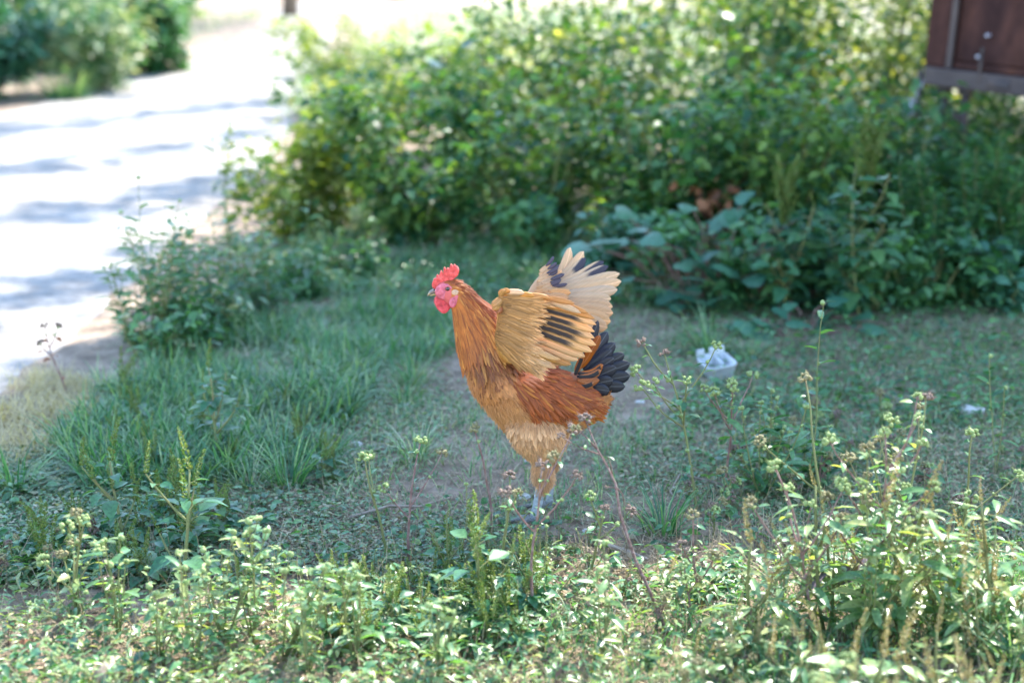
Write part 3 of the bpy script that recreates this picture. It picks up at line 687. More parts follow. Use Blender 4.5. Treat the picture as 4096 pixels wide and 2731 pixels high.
# near wing (underside towards us): arm + hand as one lofted mesh, feathers on it
def loft(name, pts, mat, parent, K=14):
    mb = MB(); rr = []
    q = [(Q(x, y, w), a_ * MPP, b_) for x, y, w, a_, b_ in pts]
    for i, (c, a_, b_) in enumerate(q):
        t = q[min(i + 1, len(q) - 1)][0] - q[max(i - 1, 0)][0]; t /= np.linalg.norm(t); sd_ = np.cross(t, np.array([0, 1.0, 0])); sd_ /= np.linalg.norm(sd_); dp = np.cross(sd_, t)
        rr.append([tuple(c + sd_ * a_ * math.cos(x) + dp * b_ * math.sin(x)) for x in np.linspace(0, 2 * np.pi, K, endpoint=False)])
    mb.rings(rr); o = mb.obj(name, mat, parent)
    m_ = o.modifiers.new('s', 'SUBSURF'); m_.levels = m_.render_levels = 1
    return o
NW = loft('wing', [(2080, 1440, -.066, 60, .012), (2045, 1400, -.075, 62, .013), (2035, 1350, -.083, 52, .013), (2030, 1300, -.090, 44, .012), (2026, 1255, -.096, 36, .012), (2022, 1215, -.10, 34, .012), (2035, 1186, -.104, 26, .011), (2075, 1185, -.106, 18, .009), (2130, 1192, -.108, 14, .007), (2190, 1202, -.11, 8, .004)], M['f_gold'], rooster)
FL = [((2060, 1185), (2298, 1214), 30, 'f_gold', -8), ((2060, 1190), (2324, 1252), 34, 'f_cream', -16), ((2058, 1196), (2352, 1252), 34, 'f_gold', -14), ((2056, 1205), (2379, 1274), 38, 'f_gold', -14),
      ((2056, 1216), (2385, 1298), 40, 'f_stripe', -12), ((2056, 1232), (2378, 1326), 46, 'f_stripe', -10), ((2058, 1250), (2378, 1352), 48, 'f_stripe', -8), ((2060, 1270), (2384, 1380), 50, 'f_stripe', -6),
      ((2062, 1290), (2368, 1406), 52, 'f_stripe', -4), ((2064, 1312), (2340, 1426), 54, 'f_buff', 0), ((2066, 1332), (2312, 1440), 54, 'f_buff', 2), ((2068, 1350), (2284, 1458), 54, 'f_gold', 4),
      ((2072, 1370), (2245, 1456), 52, 'f_buff', 6), ((2078, 1392), (2205, 1450), 50, 'f_buff', 6)]
for i, (b_, t_, wd, mt, bd) in enumerate(FL):
    feather(NW, b_, t_, -.098 + .0022 * i, -.112 + .0035 * i + (.003 if i % 2 else 0), wd * .8, bd, M[mt], twist=-0.10 + 0.02 * i)
rs = random.Random(5)
def wing_patch(name, parent, Lc, Rc, w_fn, colA, colB, n_v, ang, Lv=(.022, .036), Wv=(.0035, .0065), seed=3):
    """smooth covert area of a wing with fine small vanes lying on it"""
    g = np.random.default_rng(seed); Lc, Rc = np.array(Lc, float), np.array(Rc, float); m = len(Lc) - 1
    def pt(u, t):
        l, r_ = cr(Lc, t * (m - 1e-6)), cr(Rc, t * (m - 1e-6)); xy = l * (1 - u)[:, None] + r_ * u[:, None]
        return np.array([Q(x, y, w_fn(uu, tt_)) for (x, y), uu, tt_ in zip(xy, u, t)])
    U_, T_ = np.meshgrid(np.linspace(0, 1, 12), np.linspace(0, 1, 16)); V0 = pt(U_.ravel(), T_.ravel()); ii = np.arange(12 * 16).reshape(16, 12)
    F0 = np.stack([ii[:-1, :-1], ii[:-1, 1:], ii[1:, 1:], ii[1:, :-1]], -1).reshape(-1, 4); tt_ = T_.ravel()[:, None]; uu_ = U_.ravel()[:, None]
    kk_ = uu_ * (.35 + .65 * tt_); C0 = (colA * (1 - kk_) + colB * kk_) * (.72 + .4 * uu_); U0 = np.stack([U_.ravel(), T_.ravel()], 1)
    u, t = g.random(n_v) * .97, g.random(n_v); p = pt(u, t); an = ang[0] + (ang[1] - ang[0]) * t + g.normal(0, .13, n_v)
    Y = np.stack([np.cos(an), np.full(n_v, -.05), -np.sin(an)], 1); Y /= np.linalg.norm(Y, axis=1, keepdims=True); Z = np.repeat(np.array([[0, -1.0, 0]]), n_v, 0); X = np.cross(Y, Z); X /= np.linalg.norm(X, axis=1, keepdims=True); Z = np.cross(X, Y)
    L_ = g.uniform(*Lv, n_v); V1, F1 = scatter(VANE, p + np.array([0, -.0006, 0]) - np.array([0, .0022, 0]) * g.random(n_v)[:, None], X, Y, Z * .35, np.stack([g.uniform(*Wv, n_v), L_, L_], 1))
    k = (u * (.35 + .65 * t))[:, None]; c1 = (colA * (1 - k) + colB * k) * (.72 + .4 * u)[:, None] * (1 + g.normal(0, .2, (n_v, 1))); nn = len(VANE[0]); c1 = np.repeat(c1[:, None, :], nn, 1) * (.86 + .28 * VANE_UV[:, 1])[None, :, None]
    me = np_mesh(name, np.vstack([V0, V1]), np.vstack([F0, F1 + len(V0)]), M['plumage'], col=np.clip(np.vstack([C0, c1.reshape(-1, 3)]), .003, 1), uv=np.vstack([U0, np.tile(VANE_UV, (n_v, 1))])); o = link(bpy.data.objects.new(name, me), parent); o['kind'] = 'stuff'; return o
GLD, BUF = np.array([.44, .19, .048]), np.array([.64, .37, .19])
wing_patch('coverts', NW, [(1992, 1186), (1996, 1240), (1986, 1300), (1978, 1360), (2000, 1412), (2060, 1446)], [(2130, 1200), (2092, 1250), (2078, 1300), (2076, 1350), (2090, 1400), (2115, 1446)], lambda u, t: -.1135 + .004 * u * u - .006 * math.sin(math.pi * u) * .5 + .030 * t ** 1.2, GLD, BUF, 1000, (R(6), R(34)), (.022, .055), (.0025, .005))
# leading edge and wrist tufts
for (b_, t_, wd, mt) in [((2012, 1186), (1968, 1226), 34, 'f_gold'), ((2004, 1200), (1972, 1240), 28, 'f_gold'), ((2000, 1218), (1990, 1256), 26, 'f_rust'), ((1998, 1180), (2040, 1160), 24, 'f_gold'), ((2004, 1172), (2098, 1172), 24, 'f_cream'), ((2010, 1178), (2140, 1184), 24, 'f_gold'), ((2080, 1178), (2200, 1192), 20, 'f_gold'), ((2000, 1190), (2020, 1158), 26, 'f_gold')]:
    feather(NW, b_, t_, -.112, -.118, wd, -4, M[mt], nst=7, camber=.35)
# loose axillary feathers under the wing, draping onto the flank
for k in range(34):
    t = rs.random(); x = 1985 + 150 * t + rs.uniform(-10, 10); y = 1345 + 70 * t + rs.uniform(-30, 25); an = R(62 - 40 * t)
    feather(NW, (x, y), (x + 120 * math.cos(an), y + 95 * math.sin(an)), -.096, -.088 + rs.uniform(-.003, .003), rs.uniform(12, 24), rs.uniform(-8, 8), M[rs.choice(['f_buff', 'f_gold', 'f_buff'])], nst=8, camber=.05)
# far wing (upper side towards us)
FW = loft('wing', [(2120, 1400, .066, 60, .012), (2125, 1330, .08, 56, .012), (2130, 1270, .09, 50, .012), (2135, 1220, .10, 42, .012), (2140, 1175, .108, 34, .011), (2160, 1135, .114, 26, .009), (2190, 1095, .118, 20, .007), (2210, 1060, .12, 10, .004)], M['f_buff'], rooster)
FF = [((2150, 1160), (2282, 991), 42, 'f_cream', 34), ((2162, 1160), (2335, 1006), 44, 'f_cream', 24), ((2172, 1160), (2343, 1032), 40, 'f_creamtip', 18), ((2180, 1160), (2415, 1046), 42, 'f_creamtip', 14), ((2186, 1165), (2433, 1064), 40, 'f_creamtip', 10),
      ((2190, 1170), (2478, 1094), 46, 'f_cream', 6), ((2194, 1180), (2485, 1125), 50, 'f_cream', 4), ((2196, 1192), (2470, 1158), 50, 'f_cream', 4), ((2198, 1205), (2444, 1194), 52, 'f_cream', 2),
      ((2196, 1218), (2450, 1226), 62, 'f_buff', 2), ((2196, 1232), (2452, 1252), 64, 'f_buff', 0), ((2196, 1248), (2442, 1286), 66, 'f_buff', -2), ((2196, 1264), (2430, 1310), 64, 'f_buff', -4), ((2190, 1285), (2395, 1335), 62, 'f_buff', -4), ((2180, 1305), (2350, 1370), 60, 'f_buff', -4)]
for i, (b_, t_, wd, mt, bd) in enumerate(FF):
    feather(FW, b_, t_, .112 - .0018 * i, .135 - .0034 * i, wd * 1.12, bd, M[mt], twist=.08)
for k in range(10):     # slate patch of greater coverts
    t = k / 9; x = 2182 + 30 * t + rs.uniform(-7, 7); y = 1066 + 80 * t + rs.uniform(-4, 4); l2 = rs.uniform(36, 62); an = R(44 - 34 * t + rs.uniform(-7, 7))
    feather(FW, (x, y), (x + l2 * math.cos(an), y - l2 * math.sin(an)), .086, .083 + rs.uniform(-.002, .002), rs.uniform(12, 18), 3, M['f_slate'], nst=7, camber=.06)
for row in range(4):   # pale lesser coverts towards the shoulder
    for k in range(8):
        t = k / 7; x = 2118 + row * 15 + 26 * t * (1 - row * .2) + rs.uniform(-5, 5) + (38 * (1 - t)); y = 1084 + 92 * t + row * 8
        feather(FW, (x, y), (x + 44, y - 26 + 30 * t), .1 - .002 * row, .094 - .002 * row, 24, 4, M['f_cream' if t < .7 else 'f_buff'], nst=7, camber=.04)
for row in range(3):
    for k in range(8):
        t = k / 7; x = 2140 + row * 26 + rs.uniform(-6, 6); y = 1165 + 110 * t
        feather(FW, (x, y), (x + 88, y + 6 + 26 * t), .092 - .004 * row, .086 - .004 * row, 30, 0, M['f_buff'], nst=7)
# tail
TB = loft('tail', [(2262, 1560, 0, 58, .035), (2300, 1540, 0, 56, .03), (2330, 1520, 0, 44, .022), (2352, 1500, 0, 22, .012)], M['f_rust'], rooster)
TL = [((2325, 1460), (2392, 1282), 30, .018, -6), ((2330, 1465), (2430, 1328), 46, .03, -4), ((2335, 1480), (2460, 1372), 48, .024, -4), ((2335, 1490), (2448, 1400), 44, .008, -3), ((2335, 1500), (2497, 1416), 50, .02, -3), ((2335, 1510), (2456, 1432), 44, -.004, -2),
      ((2335, 1520), (2519, 1452), 52, .016, -2), ((2335, 1530), (2466, 1470), 50, -.012, 0), ((2335, 1540), (2520, 1502), 54, .01, 2), ((2335, 1548), (2452, 1520), 50, -.018, 3), ((2330, 1555), (2500, 1545), 50, .004, 4), ((2330, 1560), (2438, 1564), 48, -.02, 6)]
for i, (b_, t_, wd, w1, bd) in enumerate(TL):
    feather(TB, b_, t_, w1 * .4, w1, wd * 1.05, -bd, M['f_black'], nst=12, camber=.09)
for (b_, t_, wd, w1, bd, mt) in [((2305, 1490), (2412, 1458), 34, -.03, 22, 'f_edged'), ((2308, 1505), (2404, 1480), 30, -.032, 14, 'f_edged'), ((2312, 1470), (2400, 1340), 34, -.012, 6, 'f_rust'), ((2300, 1500), (2330, 1425), 26, -.03, 0, 'f_edged'), ((2306, 1520), (2398, 1520), 30, -.036, 8, 'f_rust'),
                                ((2318, 1560), (2396, 1606), 26, -.034, 16, 'f_black'), ((2320, 1545), (2374, 1530), 30, -.036, 6, 'f_edged'), ((2310, 1480), (2370, 1395), 30, -.022, 4, 'f_rust'), ((2335, 1575), (2430, 1590), 34, -.012, 4, 'f_rust'), ((2300, 1535), (2350, 1585), 30, -.038, 10, 'f_rust'), ((2320, 1570), (2420, 1615), 34, -.024, 6, 'f_rust')]:
    feather(TB, b_, t_, w1 * .8, w1, wd, bd, M[mt], nst=9)
# ------------------------------------------------------------------ ground and lane
def ground_z(x, y):
    x, y = np.asarray(x, float), np.asarray(y, float)
    h = 0.012 * np.sin(2.3 * x + 0.7 * y) * np.sin(1.9 * y - 0.6 * x + 1) + 0.006 * np.sin(7.1 * x + 2) * np.sin(6.3 * y)
    m = np.clip((x + 1.0) / 0.35, 0, 1) * np.clip((9 - y) / 2, 0, 1)
    d2 = (x - ROOT[0]) ** 2 + (y - ROOT[1]) ** 2
    return h * m * np.clip((d2 - 0.02) / 0.1, 0, 1)
gx = np.concatenate([[-600, -150, -40, -15, -8], np.arange(-5, 5.01, 0.06), [8, 15, 40, 150, 600]])
gy = np.concatenate([[-300, -60, -10, -2], np.arange(0, 10.01, 0.06), [12, 16, 22, 30, 60, 150, 400, 900]])
XX, YY = np.meshgrid(gx, gy); ZZ = ground_z(XX, YY)
nx, ny = len(gx), len(gy)
idx = np.arange(nx * ny).reshape(ny, nx)
Fg = np.stack([idx[:-1, :-1], idx[:-1, 1:], idx[1:, 1:], idx[1:, :-1]], -1).reshape(-1, 4)
ground = link(bpy.data.objects.new('ground', np_mesh('ground', np.stack([XX, YY, ZZ], -1).reshape(-1, 3), Fg, M['soil'])))
tag(ground, kind='structure')
rs = random.Random(3)
def edge(pts, n, jit):
    out = []
    for i in range(n):
        t = i / (n - 1) * (len(pts) - 1); k = min(int(t), len(pts) - 2); f = t - k
        out.append((pts[k][0] * (1 - f) + pts[k + 1][0] * f + rs.uniform(-jit, jit), pts[k][1] * (1 - f) + pts[k + 1][1] * f))
    return out
er = edge([(-1.0, 0.5), (-1.16, 3.4), (-1.12, 5.0), (-1.15, 8.3), (-1.5, 13), (-1.95, 17), (-2.2, 24), (-1.5, 40), (0, 70)], 90, 0.035)
el_ = edge([(-3.9, 0.5), (-3.8, 3.4), (-3.6, 6.0), (-3.4, 10), (-2.95, 14.5), (-3.1, 19), (-3.7, 24), (-4.0, 40), (-3, 70)], 90, 0.05)
V, F = [], []
for i in range(90):
    for k in range(13):
        t = k / 12; V.append((el_[i][0] * (1 - t) + er[i][0] * t, el_[i][1] * (1 - t) + er[i][1] * t, -0.012 + 0.034 * math.sin(math.pi * t) ** .4 + 0.005 * math.sin(t * 9 + i * 0.4) * math.sin(math.pi * t)))
for i in range(89):
    for k in range(12):
        a = i * 13 + k; F.append((a, a + 1, a + 14, a + 13))
road = link(bpy.data.objects.new('lane', np_mesh('lane', V, F, M['road'])))
tag(road, kind='structure')
# pale dry field far ahead on the right of the lane
V = []
far = edge([(-0.9, 10.5), (-1.3, 14), (-1.7, 18), (-1.9, 26), (-1.0, 45), (3, 90)], 40, 0.08)
V = [(x, y, 0.006) for x, y in far] + [(x + 14 + y * .6, y, 0.006) for x, y in far]
F = [(i, i + 40, i + 41, i + 1) for i in range(39)]
tag(link(bpy.data.objects.new('field', np_mesh('field', V, F, M['field']))), kind='structure')

# ------------------------------------------------------------------ plant kit
def leaf_mesh(name, T, mat):
    return np_mesh(name, T[0], T[1], mat)
LM = {'serr': leaf_mesh('leaf', L_SERR, M['herb']), 'serr_p': leaf_mesh('leaf', L_SERR, M['pale_herb']), 'ov_a': leaf_mesh('leaf', L_OVATE, M['amaranth']), 'ov_p': leaf_mesh('leaf', L_OVATE, M['pale_herb']),
      'lan': leaf_mesh('leaf', L_LANCE, M['herb']), 'lan_p': leaf_mesh('leaf', L_LANCE, M['pale_herb']), 'obl': leaf_mesh('leaf', L_OBL, M['pale_herb']), 'obl_d': leaf_mesh('leaf', L_OBL, M['herb']),
      'lob': leaf_mesh('leaf', L_LOBED, M['teal']), 'dead': leaf_mesh('leaf', L_OVATE, M['dead']), 'purple': leaf_mesh('leaf', L_SERR, M['purple']), 'lob_dead': leaf_mesh('leaf', L_LOBED, M['dead'])}
def head_mesh(name, mat, n=16, r=0.010, br=0.0032, hairy=True, seed=0):
    q = random.Random(seed); mb = MB()
    for i in range(n):
        a, z = q.uniform(0, 6.28), q.uniform(-.5, 1); rr = math.sqrt(max(0, 1 - z * z * .8))
        c = (r * rr * math.cos(a), r * rr * math.sin(a), r * .7 * z)
        mb.ball(c, br * q.uniform(.8, 1.3), seg=6, rings=4)
        if hairy:
            for _ in range(2):
                d = Vector(c).normalized() + Vector((q.uniform(-.5, .5), q.uniform(-.5, .5), q.uniform(-.2, .6))); mb.tube([c, Vector(c) + d * r * .75], [.0005, .0001], 3, cap=False)
    return mb.mesh(name, mat)
def spike_mesh(name, mat, L, r, seed=0):
    q = random.Random(seed); N = 130; t = np.sort(np.array([q.random() for _ in range(N)])); a = np.array([q.uniform(0, 6.28) for _ in range(N)])
    rad = r * np.sqrt(np.clip(1 - t, 0.02, 1)) * np.clip(t * 6 + .5, 0, 1); bend = 0.12 * L * t ** 2
    pos = np.stack([rad * np.cos(a) * .55 + bend, rad * np.sin(a) * .55, t * L], 1); d = np.stack([np.cos(a), np.sin(a), np.full(N, .9)], 1)
    X, Y, Z = axes(d, np.zeros(N)); V, F = scatter(leaf_t([(.5, .33)], .5, .1), pos, X, Y, Z, r * (1.0 - .4 * t)); 
    return np_mesh(name, V, F, mat, tint=np.repeat(np.array([q.random() for _ in range(N)]), 5))
HM = {'brown': [head_mesh('seed_head', M['brownbud'], 18, .0085, .0026, True, i) for i in range(2)], 'green': [head_mesh('seed_head', M['greenbud'], 16, .0085, .0029, True, 5 + i) for i in range(2)], 'mix': [head_mesh('seed_head', M['bud'], 16, .008, .0027, True, 9)],
      'bud': [head_mesh('bud', M['greenbud'], 5, .003, .0024, False, 20)], 'spike': [spike_mesh('seed_spike', M['spike'], .07, .0065, i) for i in range(3)], 'dry': [spike_mesh('seed_spike', M['dryspike'], .07, .0055, 8 + i) for i in range(2)]}
class Proto:
    def __init__(s): s.mb = MB(); s.kids = []; s.stem = None
    def leaf(s, key, p, d, size, roll=0.0):
        d = Vector(d).normalized(); x = d.cross(Vector((0, 0, 1)))
        if x.length < 1e-3: x = Vector((1, 0, 0))
        x.normalize(); z = x.cross(d); Mx = Matrix((x, d, z)).transposed().to_4x4() @ Matrix.Rotation(roll, 4, 'Y')
        s.kids.append(('leaf', LM[key], Matrix.Translation(Vector(p)) @ Mx @ Matrix.Scale(size, 4)))
    def head(s, key, p, d=(0, 0, 1), size=1.0, q=random):
        m = q.choice(HM[key]); rot = Vector(d).normalized().to_track_quat('Z', 'Y').to_matrix().to_4x4()
        s.kids.append((m.name.split('.')[0], m, Matrix.Translation(Vector(p)) @ rot @ Matrix.Rotation(q.uniform(0, 6.28), 4, 'Z') @ Matrix.Scale(size, 4)))
    def done(s, mat): s.stem = s.mb.mesh('stem', mat); return s
def plant(name, proto, loc, rz=0.0, sc=1.0, label=None, cat='weed', group=None, tilt=(0, 0)):
    o = empty(name, (loc[0], loc[1], float(ground_z(loc[0], loc[1])) - 0.004), label, cat, group)
    o.rotation_euler = (tilt[0], tilt[1], rz); o.scale = (sc,) * 3
    st = bpy.data.objects.new('stem', proto.stem); link(st, o)
    for nm, me, mx in proto.kids:
        k = bpy.data.objects.new(nm, me); COL.objects.link(k); k.parent = o; k.matrix_basis = mx
    return o
def wander(q, p, d, L, n, wob=0.12, up=0.05):
    pts = [Vector(p)]; d = Vector(d).normalized()
    for i in range(n):
        d = (d + Vector((q.uniform(-wob, wob), q.uniform(-wob, wob), q.uniform(-wob, wob) + up))).normalized(); pts.append(pts[-1] + d * L / n)
    return pts
def at(pts, t):
    k = min(int(t * (len(pts) - 1)), len(pts) - 2); f = t * (len(pts) - 1) - k
    return pts[k].lerp(pts[k + 1], f), (pts[k + 1] - pts[k]).normalized()
def hdir(q, up=0.3, a=None):
    a = q.uniform(0, 6.28) if a is None else a
    return Vector((math.cos(a), math.sin(a), up))
def mallow(seed, h=.35, leafkey='serr', heads=('brown', 'green', 'mix'), dens=1.0, lsize=.035, branches=4):
    """upright weed: serrate leaves, round bristly seed heads at the shoot ends"""
    q = random.Random(seed); p = Proto(); main = wander(q, (0, 0, 0), (q.uniform(-.15, .15), q.uniform(-.15, .15), 1), h, 8)
    p.mb.tube(main, [.0032 * (1 - .6 * i / 8) for i in range(9)], 6); shoots = [(main, h)]
    for b in range(branches):
        t = q.uniform(.25, .85); o, d = at(main, t); L = h * q.uniform(.25, .5); br = wander(q, o, hdir(q, .9), L, 5, .12, .12)
        p.mb.tube(br, [.002, .0018, .0016, .0014, .0012, .001], 5, cap=False); shoots.append((br, L))
    for pts, L in shoots:
        n = max(3, int(L * 42 * dens)); a = q.uniform(0, 6.28)
        for i in range(n):
            t = (i + .6) / n; a += 2.4; o, d = at(pts, min(t, .99)); s_ = lsize * q.uniform(.45, 1.1) * (1.15 - .5 * t); dr = hdir(q, q.uniform(-.2, .7), a); pe = o + dr.normalized() * s_ * .35
            p.mb.tube([o, pe], [.0008, .0006], 3, cap=False); p.leaf(leafkey, pe, dr + Vector((0, 0, -.15)), s_, q.uniform(-.5, .5))
            if q.random() < .35: p.head('bud', o + d * .003, d, q.uniform(.7, 1.2), q)
        p.head(q.choice(heads), pts[-1], (pts[-1] - pts[-2]), q.uniform(.8, 1.25), q)
    return p.done(M['redstem'] if q.random() < .5 else M['stem'])
def amaranth(seed, h=.25, n_leaf=20, lsize=.055, spikes=4, spikekey='spike', leafkey='ov_a', spread=.4):
    q = random.Random(seed); p = Proto(); main = wander(q, (0, 0, 0), (q.uniform(-.2, .2), q.uniform(-.2, .2), 1), h, 6, .08)
    p.mb.tube(main, [.004 * (1 - .55 * i / 6) for i in range(7)], 6); sh = [main]
    for b in range(3):
        o, d = at(main, q.uniform(.1, .6)); br = wander(q, o, hdir(q, .8), h * q.uniform(.35, .6), 4, .1, .15); p.mb.tube(br, [.0025, .0022, .002, .0017, .0014], 5, cap=False); sh.append(br)
    a = 0
    for i in range(n_leaf):
        pts = sh[0] if i % 2 else sh[1 + i % 3]; a += 2.4; t = q.uniform(.15, .98); o, d = at(pts, min(t, .99)); s_ = lsize * q.uniform(.5, 1.15) * (1.2 - .6 * t)
        dr = hdir(q, q.uniform(.0, .6), a); pe = o + dr.normalized() * s_ * .5; p.mb.tube([o, pe], [.001, .0008], 3, cap=False); p.leaf(leafkey, pe, dr + Vector((0, 0, -.2)), s_, q.uniform(-.4, .4))
    for k in range(spikes):
        pts = sh[k % 4]; o = pts[-1] if k < 4 else at(pts, q.uniform(.6, .95))[0]; p.head(spikekey, o, hdir(q, 3.0), q.uniform(.5, 1.25), q)
    return p.done(M['stem'])
def sida(seed, h=.3, shoots=6, lsize=.024, leafkey='obl', fan=.55, dens=1.0):
    """thin spreading shoots with small oblong leaves and buds in the axils"""
    q = random.Random(seed); p = Proto()
    for b in range(shoots):
        d = hdir(q, 1 / max(fan, .05)); L = h * q.uniform(.55, 1.05); pts = wander(q, (0, 0, 0), d, L, 8, .1, .06); p.mb.tube(pts, [.0018 * (1 - .55 * i / 8) for i in range(9)], 5, cap=False)
        n = int(L * 46 * dens); a = q.uniform(0, 6)
        for i in range(n):
            t = .12 + .87 * i / n; o, d2 = at(pts, t); a += 2.4; dr = hdir(q, q.uniform(-.1, .9), a); s_ = lsize * q.uniform(.7, 1.5); p.leaf(leafkey, o + dr.normalized() * .003, dr + Vector((0, 0, -.1)), s_, q.uniform(-.6, .6))
            if q.random() < .35: p.head('bud', o + dr.normalized() * .004, dr, q.uniform(.6, 1.05), q)
        p.head('bud', pts[-1], (0, 0, 1), 1.4, q); p.leaf(leafkey, pts[-1], hdir(q, .3), lsize * .8); p.leaf(leafkey, pts[-1], hdir(q, .3), lsize * .7)
    return p.done(M['stem'])
def wiry(seed, h=.22, shoots=5):
    """wiry sprigs with tiny scale-like buds and a few pale flowers"""
    q = random.Random(seed); p = Proto(); fl = MB(); pos, nr = [], []
    for b in range(shoots):
        pts = wander(q, (0, 0, 0), hdir(q, 2.0), h * q.uniform(.6, 1.1), 9, .16, .03); p.mb.tube(pts, [.0014 * (1 - .5 * i / 9) for i in range(10)], 4, cap=False)
        for i in range(26):
            o, d = at(pts, .25 + .74 * i / 26); dd = hdir(q, .8); p.mb.ball(tuple(o + dd.normalized() * .0018), .0014, seg=5, rings=4)
        p.leaf('lan', at(pts, .3)[0], hdir(q, .4), .03); p.leaf('lan', at(pts, .45)[0], hdir(q, .4), .022)
        if q.random() < .5: p.head('bud', pts[-1], (0, 0, 1), .9, q)
    return p.done(M['stem'])
def tuft_mesh(seed, n=90, L=.16, w=.003, lean=.55, mat='grass', rad=.03):
    g = np.random.default_rng(seed); az = g.uniform(0, 6.28, n); r = rad * np.sqrt(g.random(n)); pos = np.stack([r * np.cos(az + g.normal(0, .6, n)), r * np.sin(az), np.zeros(n)], 1)
    V, F = blades(pos, L * g.uniform(.5, 1.1, n), w * g.uniform(.7, 1.3, n), g.uniform(0, lean, n), az, g.uniform(.1, 1.0, n)); return np_mesh('blades', V, F, M[mat], tint=np.repeat(g.random(n), 7))
def tuft(name, me, loc, rz, sc, label, group=None, cat='grass tuft'):
    o = empty(name, (loc[0], loc[1], float(ground_z(loc[0], loc[1])) - 0.003), label, cat, group); o.rotation_euler[2] = rz; o.scale = (sc,) * 3
    b = link(bpy.data.objects.new('blades', me), o); b['kind'] = 'stuff'; return o

# ------------------------------------------------------------------ stuff: creeping cover, litter, grass
def in_lane(x, y):
    rx = np.interp(y, [0, 3.4, 5, 8.3, 13, 17, 24], [-1.0, -1.16, -1.12, -1.15, -1.5, -1.95, -2.2]); return x < rx
def pts_px(n, boxes):
    """ground points for picture boxes (x0,x1,y0,y1,weight)"""
    w = np.array([b[4] for b in boxes], float); k = rng.choice(len(boxes), n, p=w / w.sum()); B = np.array([b[:4] for b in boxes], float)[k]
    px = rng.uniform(B[:, 0], B[:, 1]); py = rng.uniform(B[:, 2], B[:, 3]); dx = (px - 2048) / FPX; dy = (1365.5 - py) / FPX
    dz = -math.sin(PITCH) + math.cos(PITCH) * dy; t = -CAM_H / dz; x = t * dx; y = t * (math.cos(PITCH) + math.sin(PITCH) * dy)
    return np.stack([x, y, ground_z(x, y)], 1)
def pts_xy(n, x0, x1, y0, y1):
    x, y = rng.uniform(x0, x1, n), rng.uniform(y0, y1, n); return np.stack([x, y, ground_z(x, y)], 1)
def clumpy(p, scale, thr, seed):
    """keep points where a smooth random field is high"""
    g = np.random.default_rng(seed); f = np.zeros(len(p))
    for _ in range(7):
        k = g.normal(0, 1, 2) * scale; f += np.sin(p[:, 0] * k[0] + p[:, 1] * k[1] + g.uniform(0, 6.28))
    return p[f / 2.6 + g.normal(0, .35, len(p)) > thr]
def cover(name, label, p, T, size, mat, up=(.2, 1.0), h=(0, .02), cat='ground cover'):
    n = len(p); a = rng.uniform(0, 6.28, n); d = np.stack([np.cos(a), np.sin(a), rng.uniform(-.25, .55, n)], 1)
    X, Y, Z = axes(d, rng.normal(0, .45, n)); pos = p + np.array([0, 0, 1.0]) * rng.uniform(h[0], h[1], n)[:, None]
    V, F = scatter(T, pos, X, Y, Z, size * rng.uniform(.5, 1.25, n)); o = link(bpy.data.objects.new(name, np_mesh(name, V, F, M[mat], tint=np.repeat(rng.random(n), len(T[0])))))
    return tag(o, label, cat, kind='stuff')
# tiny creeping leaves over the bare soil round the rooster and to the right
p = clumpy(pts_px(130000, [(700, 4200, 1130, 2300, 1.0), (-150, 800, 1800, 2350, .5)]), 7, -.6, 1); p = p[~in_lane(p[:, 0], p[:, 1] )]
cover('creeping_cover', 'grey green creeping leaves thinly covering the soil around the rooster', p, L_DIAMOND, .0135, 'cover', h=(0, .016))
p = clumpy(pts_px(20000, [(2700, 4200, 1150, 1800, .35), (1100, 2700, 850, 1200, 1.2), (2300, 4200, 900, 1250, .8)]), 4, -.6, 2)
cover('low_herbs', 'low dark herbs in the shade between lane side bushes and bare soil', p, L_OVATE, .024, 'herb', h=(0, .05))
p = pts_px(2600, [(1000, 4200, 1250, 2350, 1), (-100, 1300, 2000, 2900, .6), (2300, 4200, 2200, 2900, .6)])
cover('fallen_leaf_litter', 'small curled dead leaves scattered over soil and creeping cover', p, L_OVATE, .017, 'litter', h=(0, .012), cat='litter')
p = clumpy(pts_px(9000, [(900, 3000, 2050, 2420, 1), (-100, 1000, 1950, 2350, .5), (2700, 4200, 1500, 2250, .7)]), 9, .25, 33)
cover('soil_herbs', 'scattered clumps of small green herbs on the trodden soil', p, L_SERR, .022, 'herb', h=(0, .04))
p = clumpy(pts_px(6000, [(1100, 4200, 1300, 2300, 1)]), 10, .35, 34); n2 = len(p); V, F = blades(p, .05 * rng.uniform(.4, 1.3, n2), .0022 * rng.uniform(.7, 1.3, n2), rng.uniform(0, .9, n2), rng.uniform(0, 6.28, n2), rng.uniform(.1, 1.1, n2))
tag(link(bpy.data.objects.new('soil_grass', np_mesh('soil_grass', V, F, M['grass'], tint=np.repeat(rng.random(n2), 7)))), 'short green grass clumps on the trodden soil', 'grass', kind='stuff')
# front tangle
p = clumpy(pts_px(5200, [(-150, 4250, 2280, 3050, 1.0), (1300, 3000, 2200, 2500, .2)]), 7, -.25, 3)
cover('front_cover', 'dense tangle of small bright leaves across the sunlit front ground', p, L_OVATE, .018, 'pale_herb', h=(0, .035))
p2 = clumpy(pts_px(6500, [(-150, 4250, 2260, 3050, 1.0)]), 7, -.3, 23)
cover('front_narrow_leaves', 'narrow pale leaves mixed through the sunlit front ground', p2, L_LANCE, .024, 'pale_herb', h=(0, .05))
p = clumpy(pts_px(5200, [(-150, 4250, 2150, 3050, 1.0), (-100, 1200, 2000, 2400, .4)]), 5, -.2, 4)
cover('front_herbs', 'darker serrated leaves scattered through the sunlit front ground', p, L_SERR, .023, 'herb', h=(0, .045))
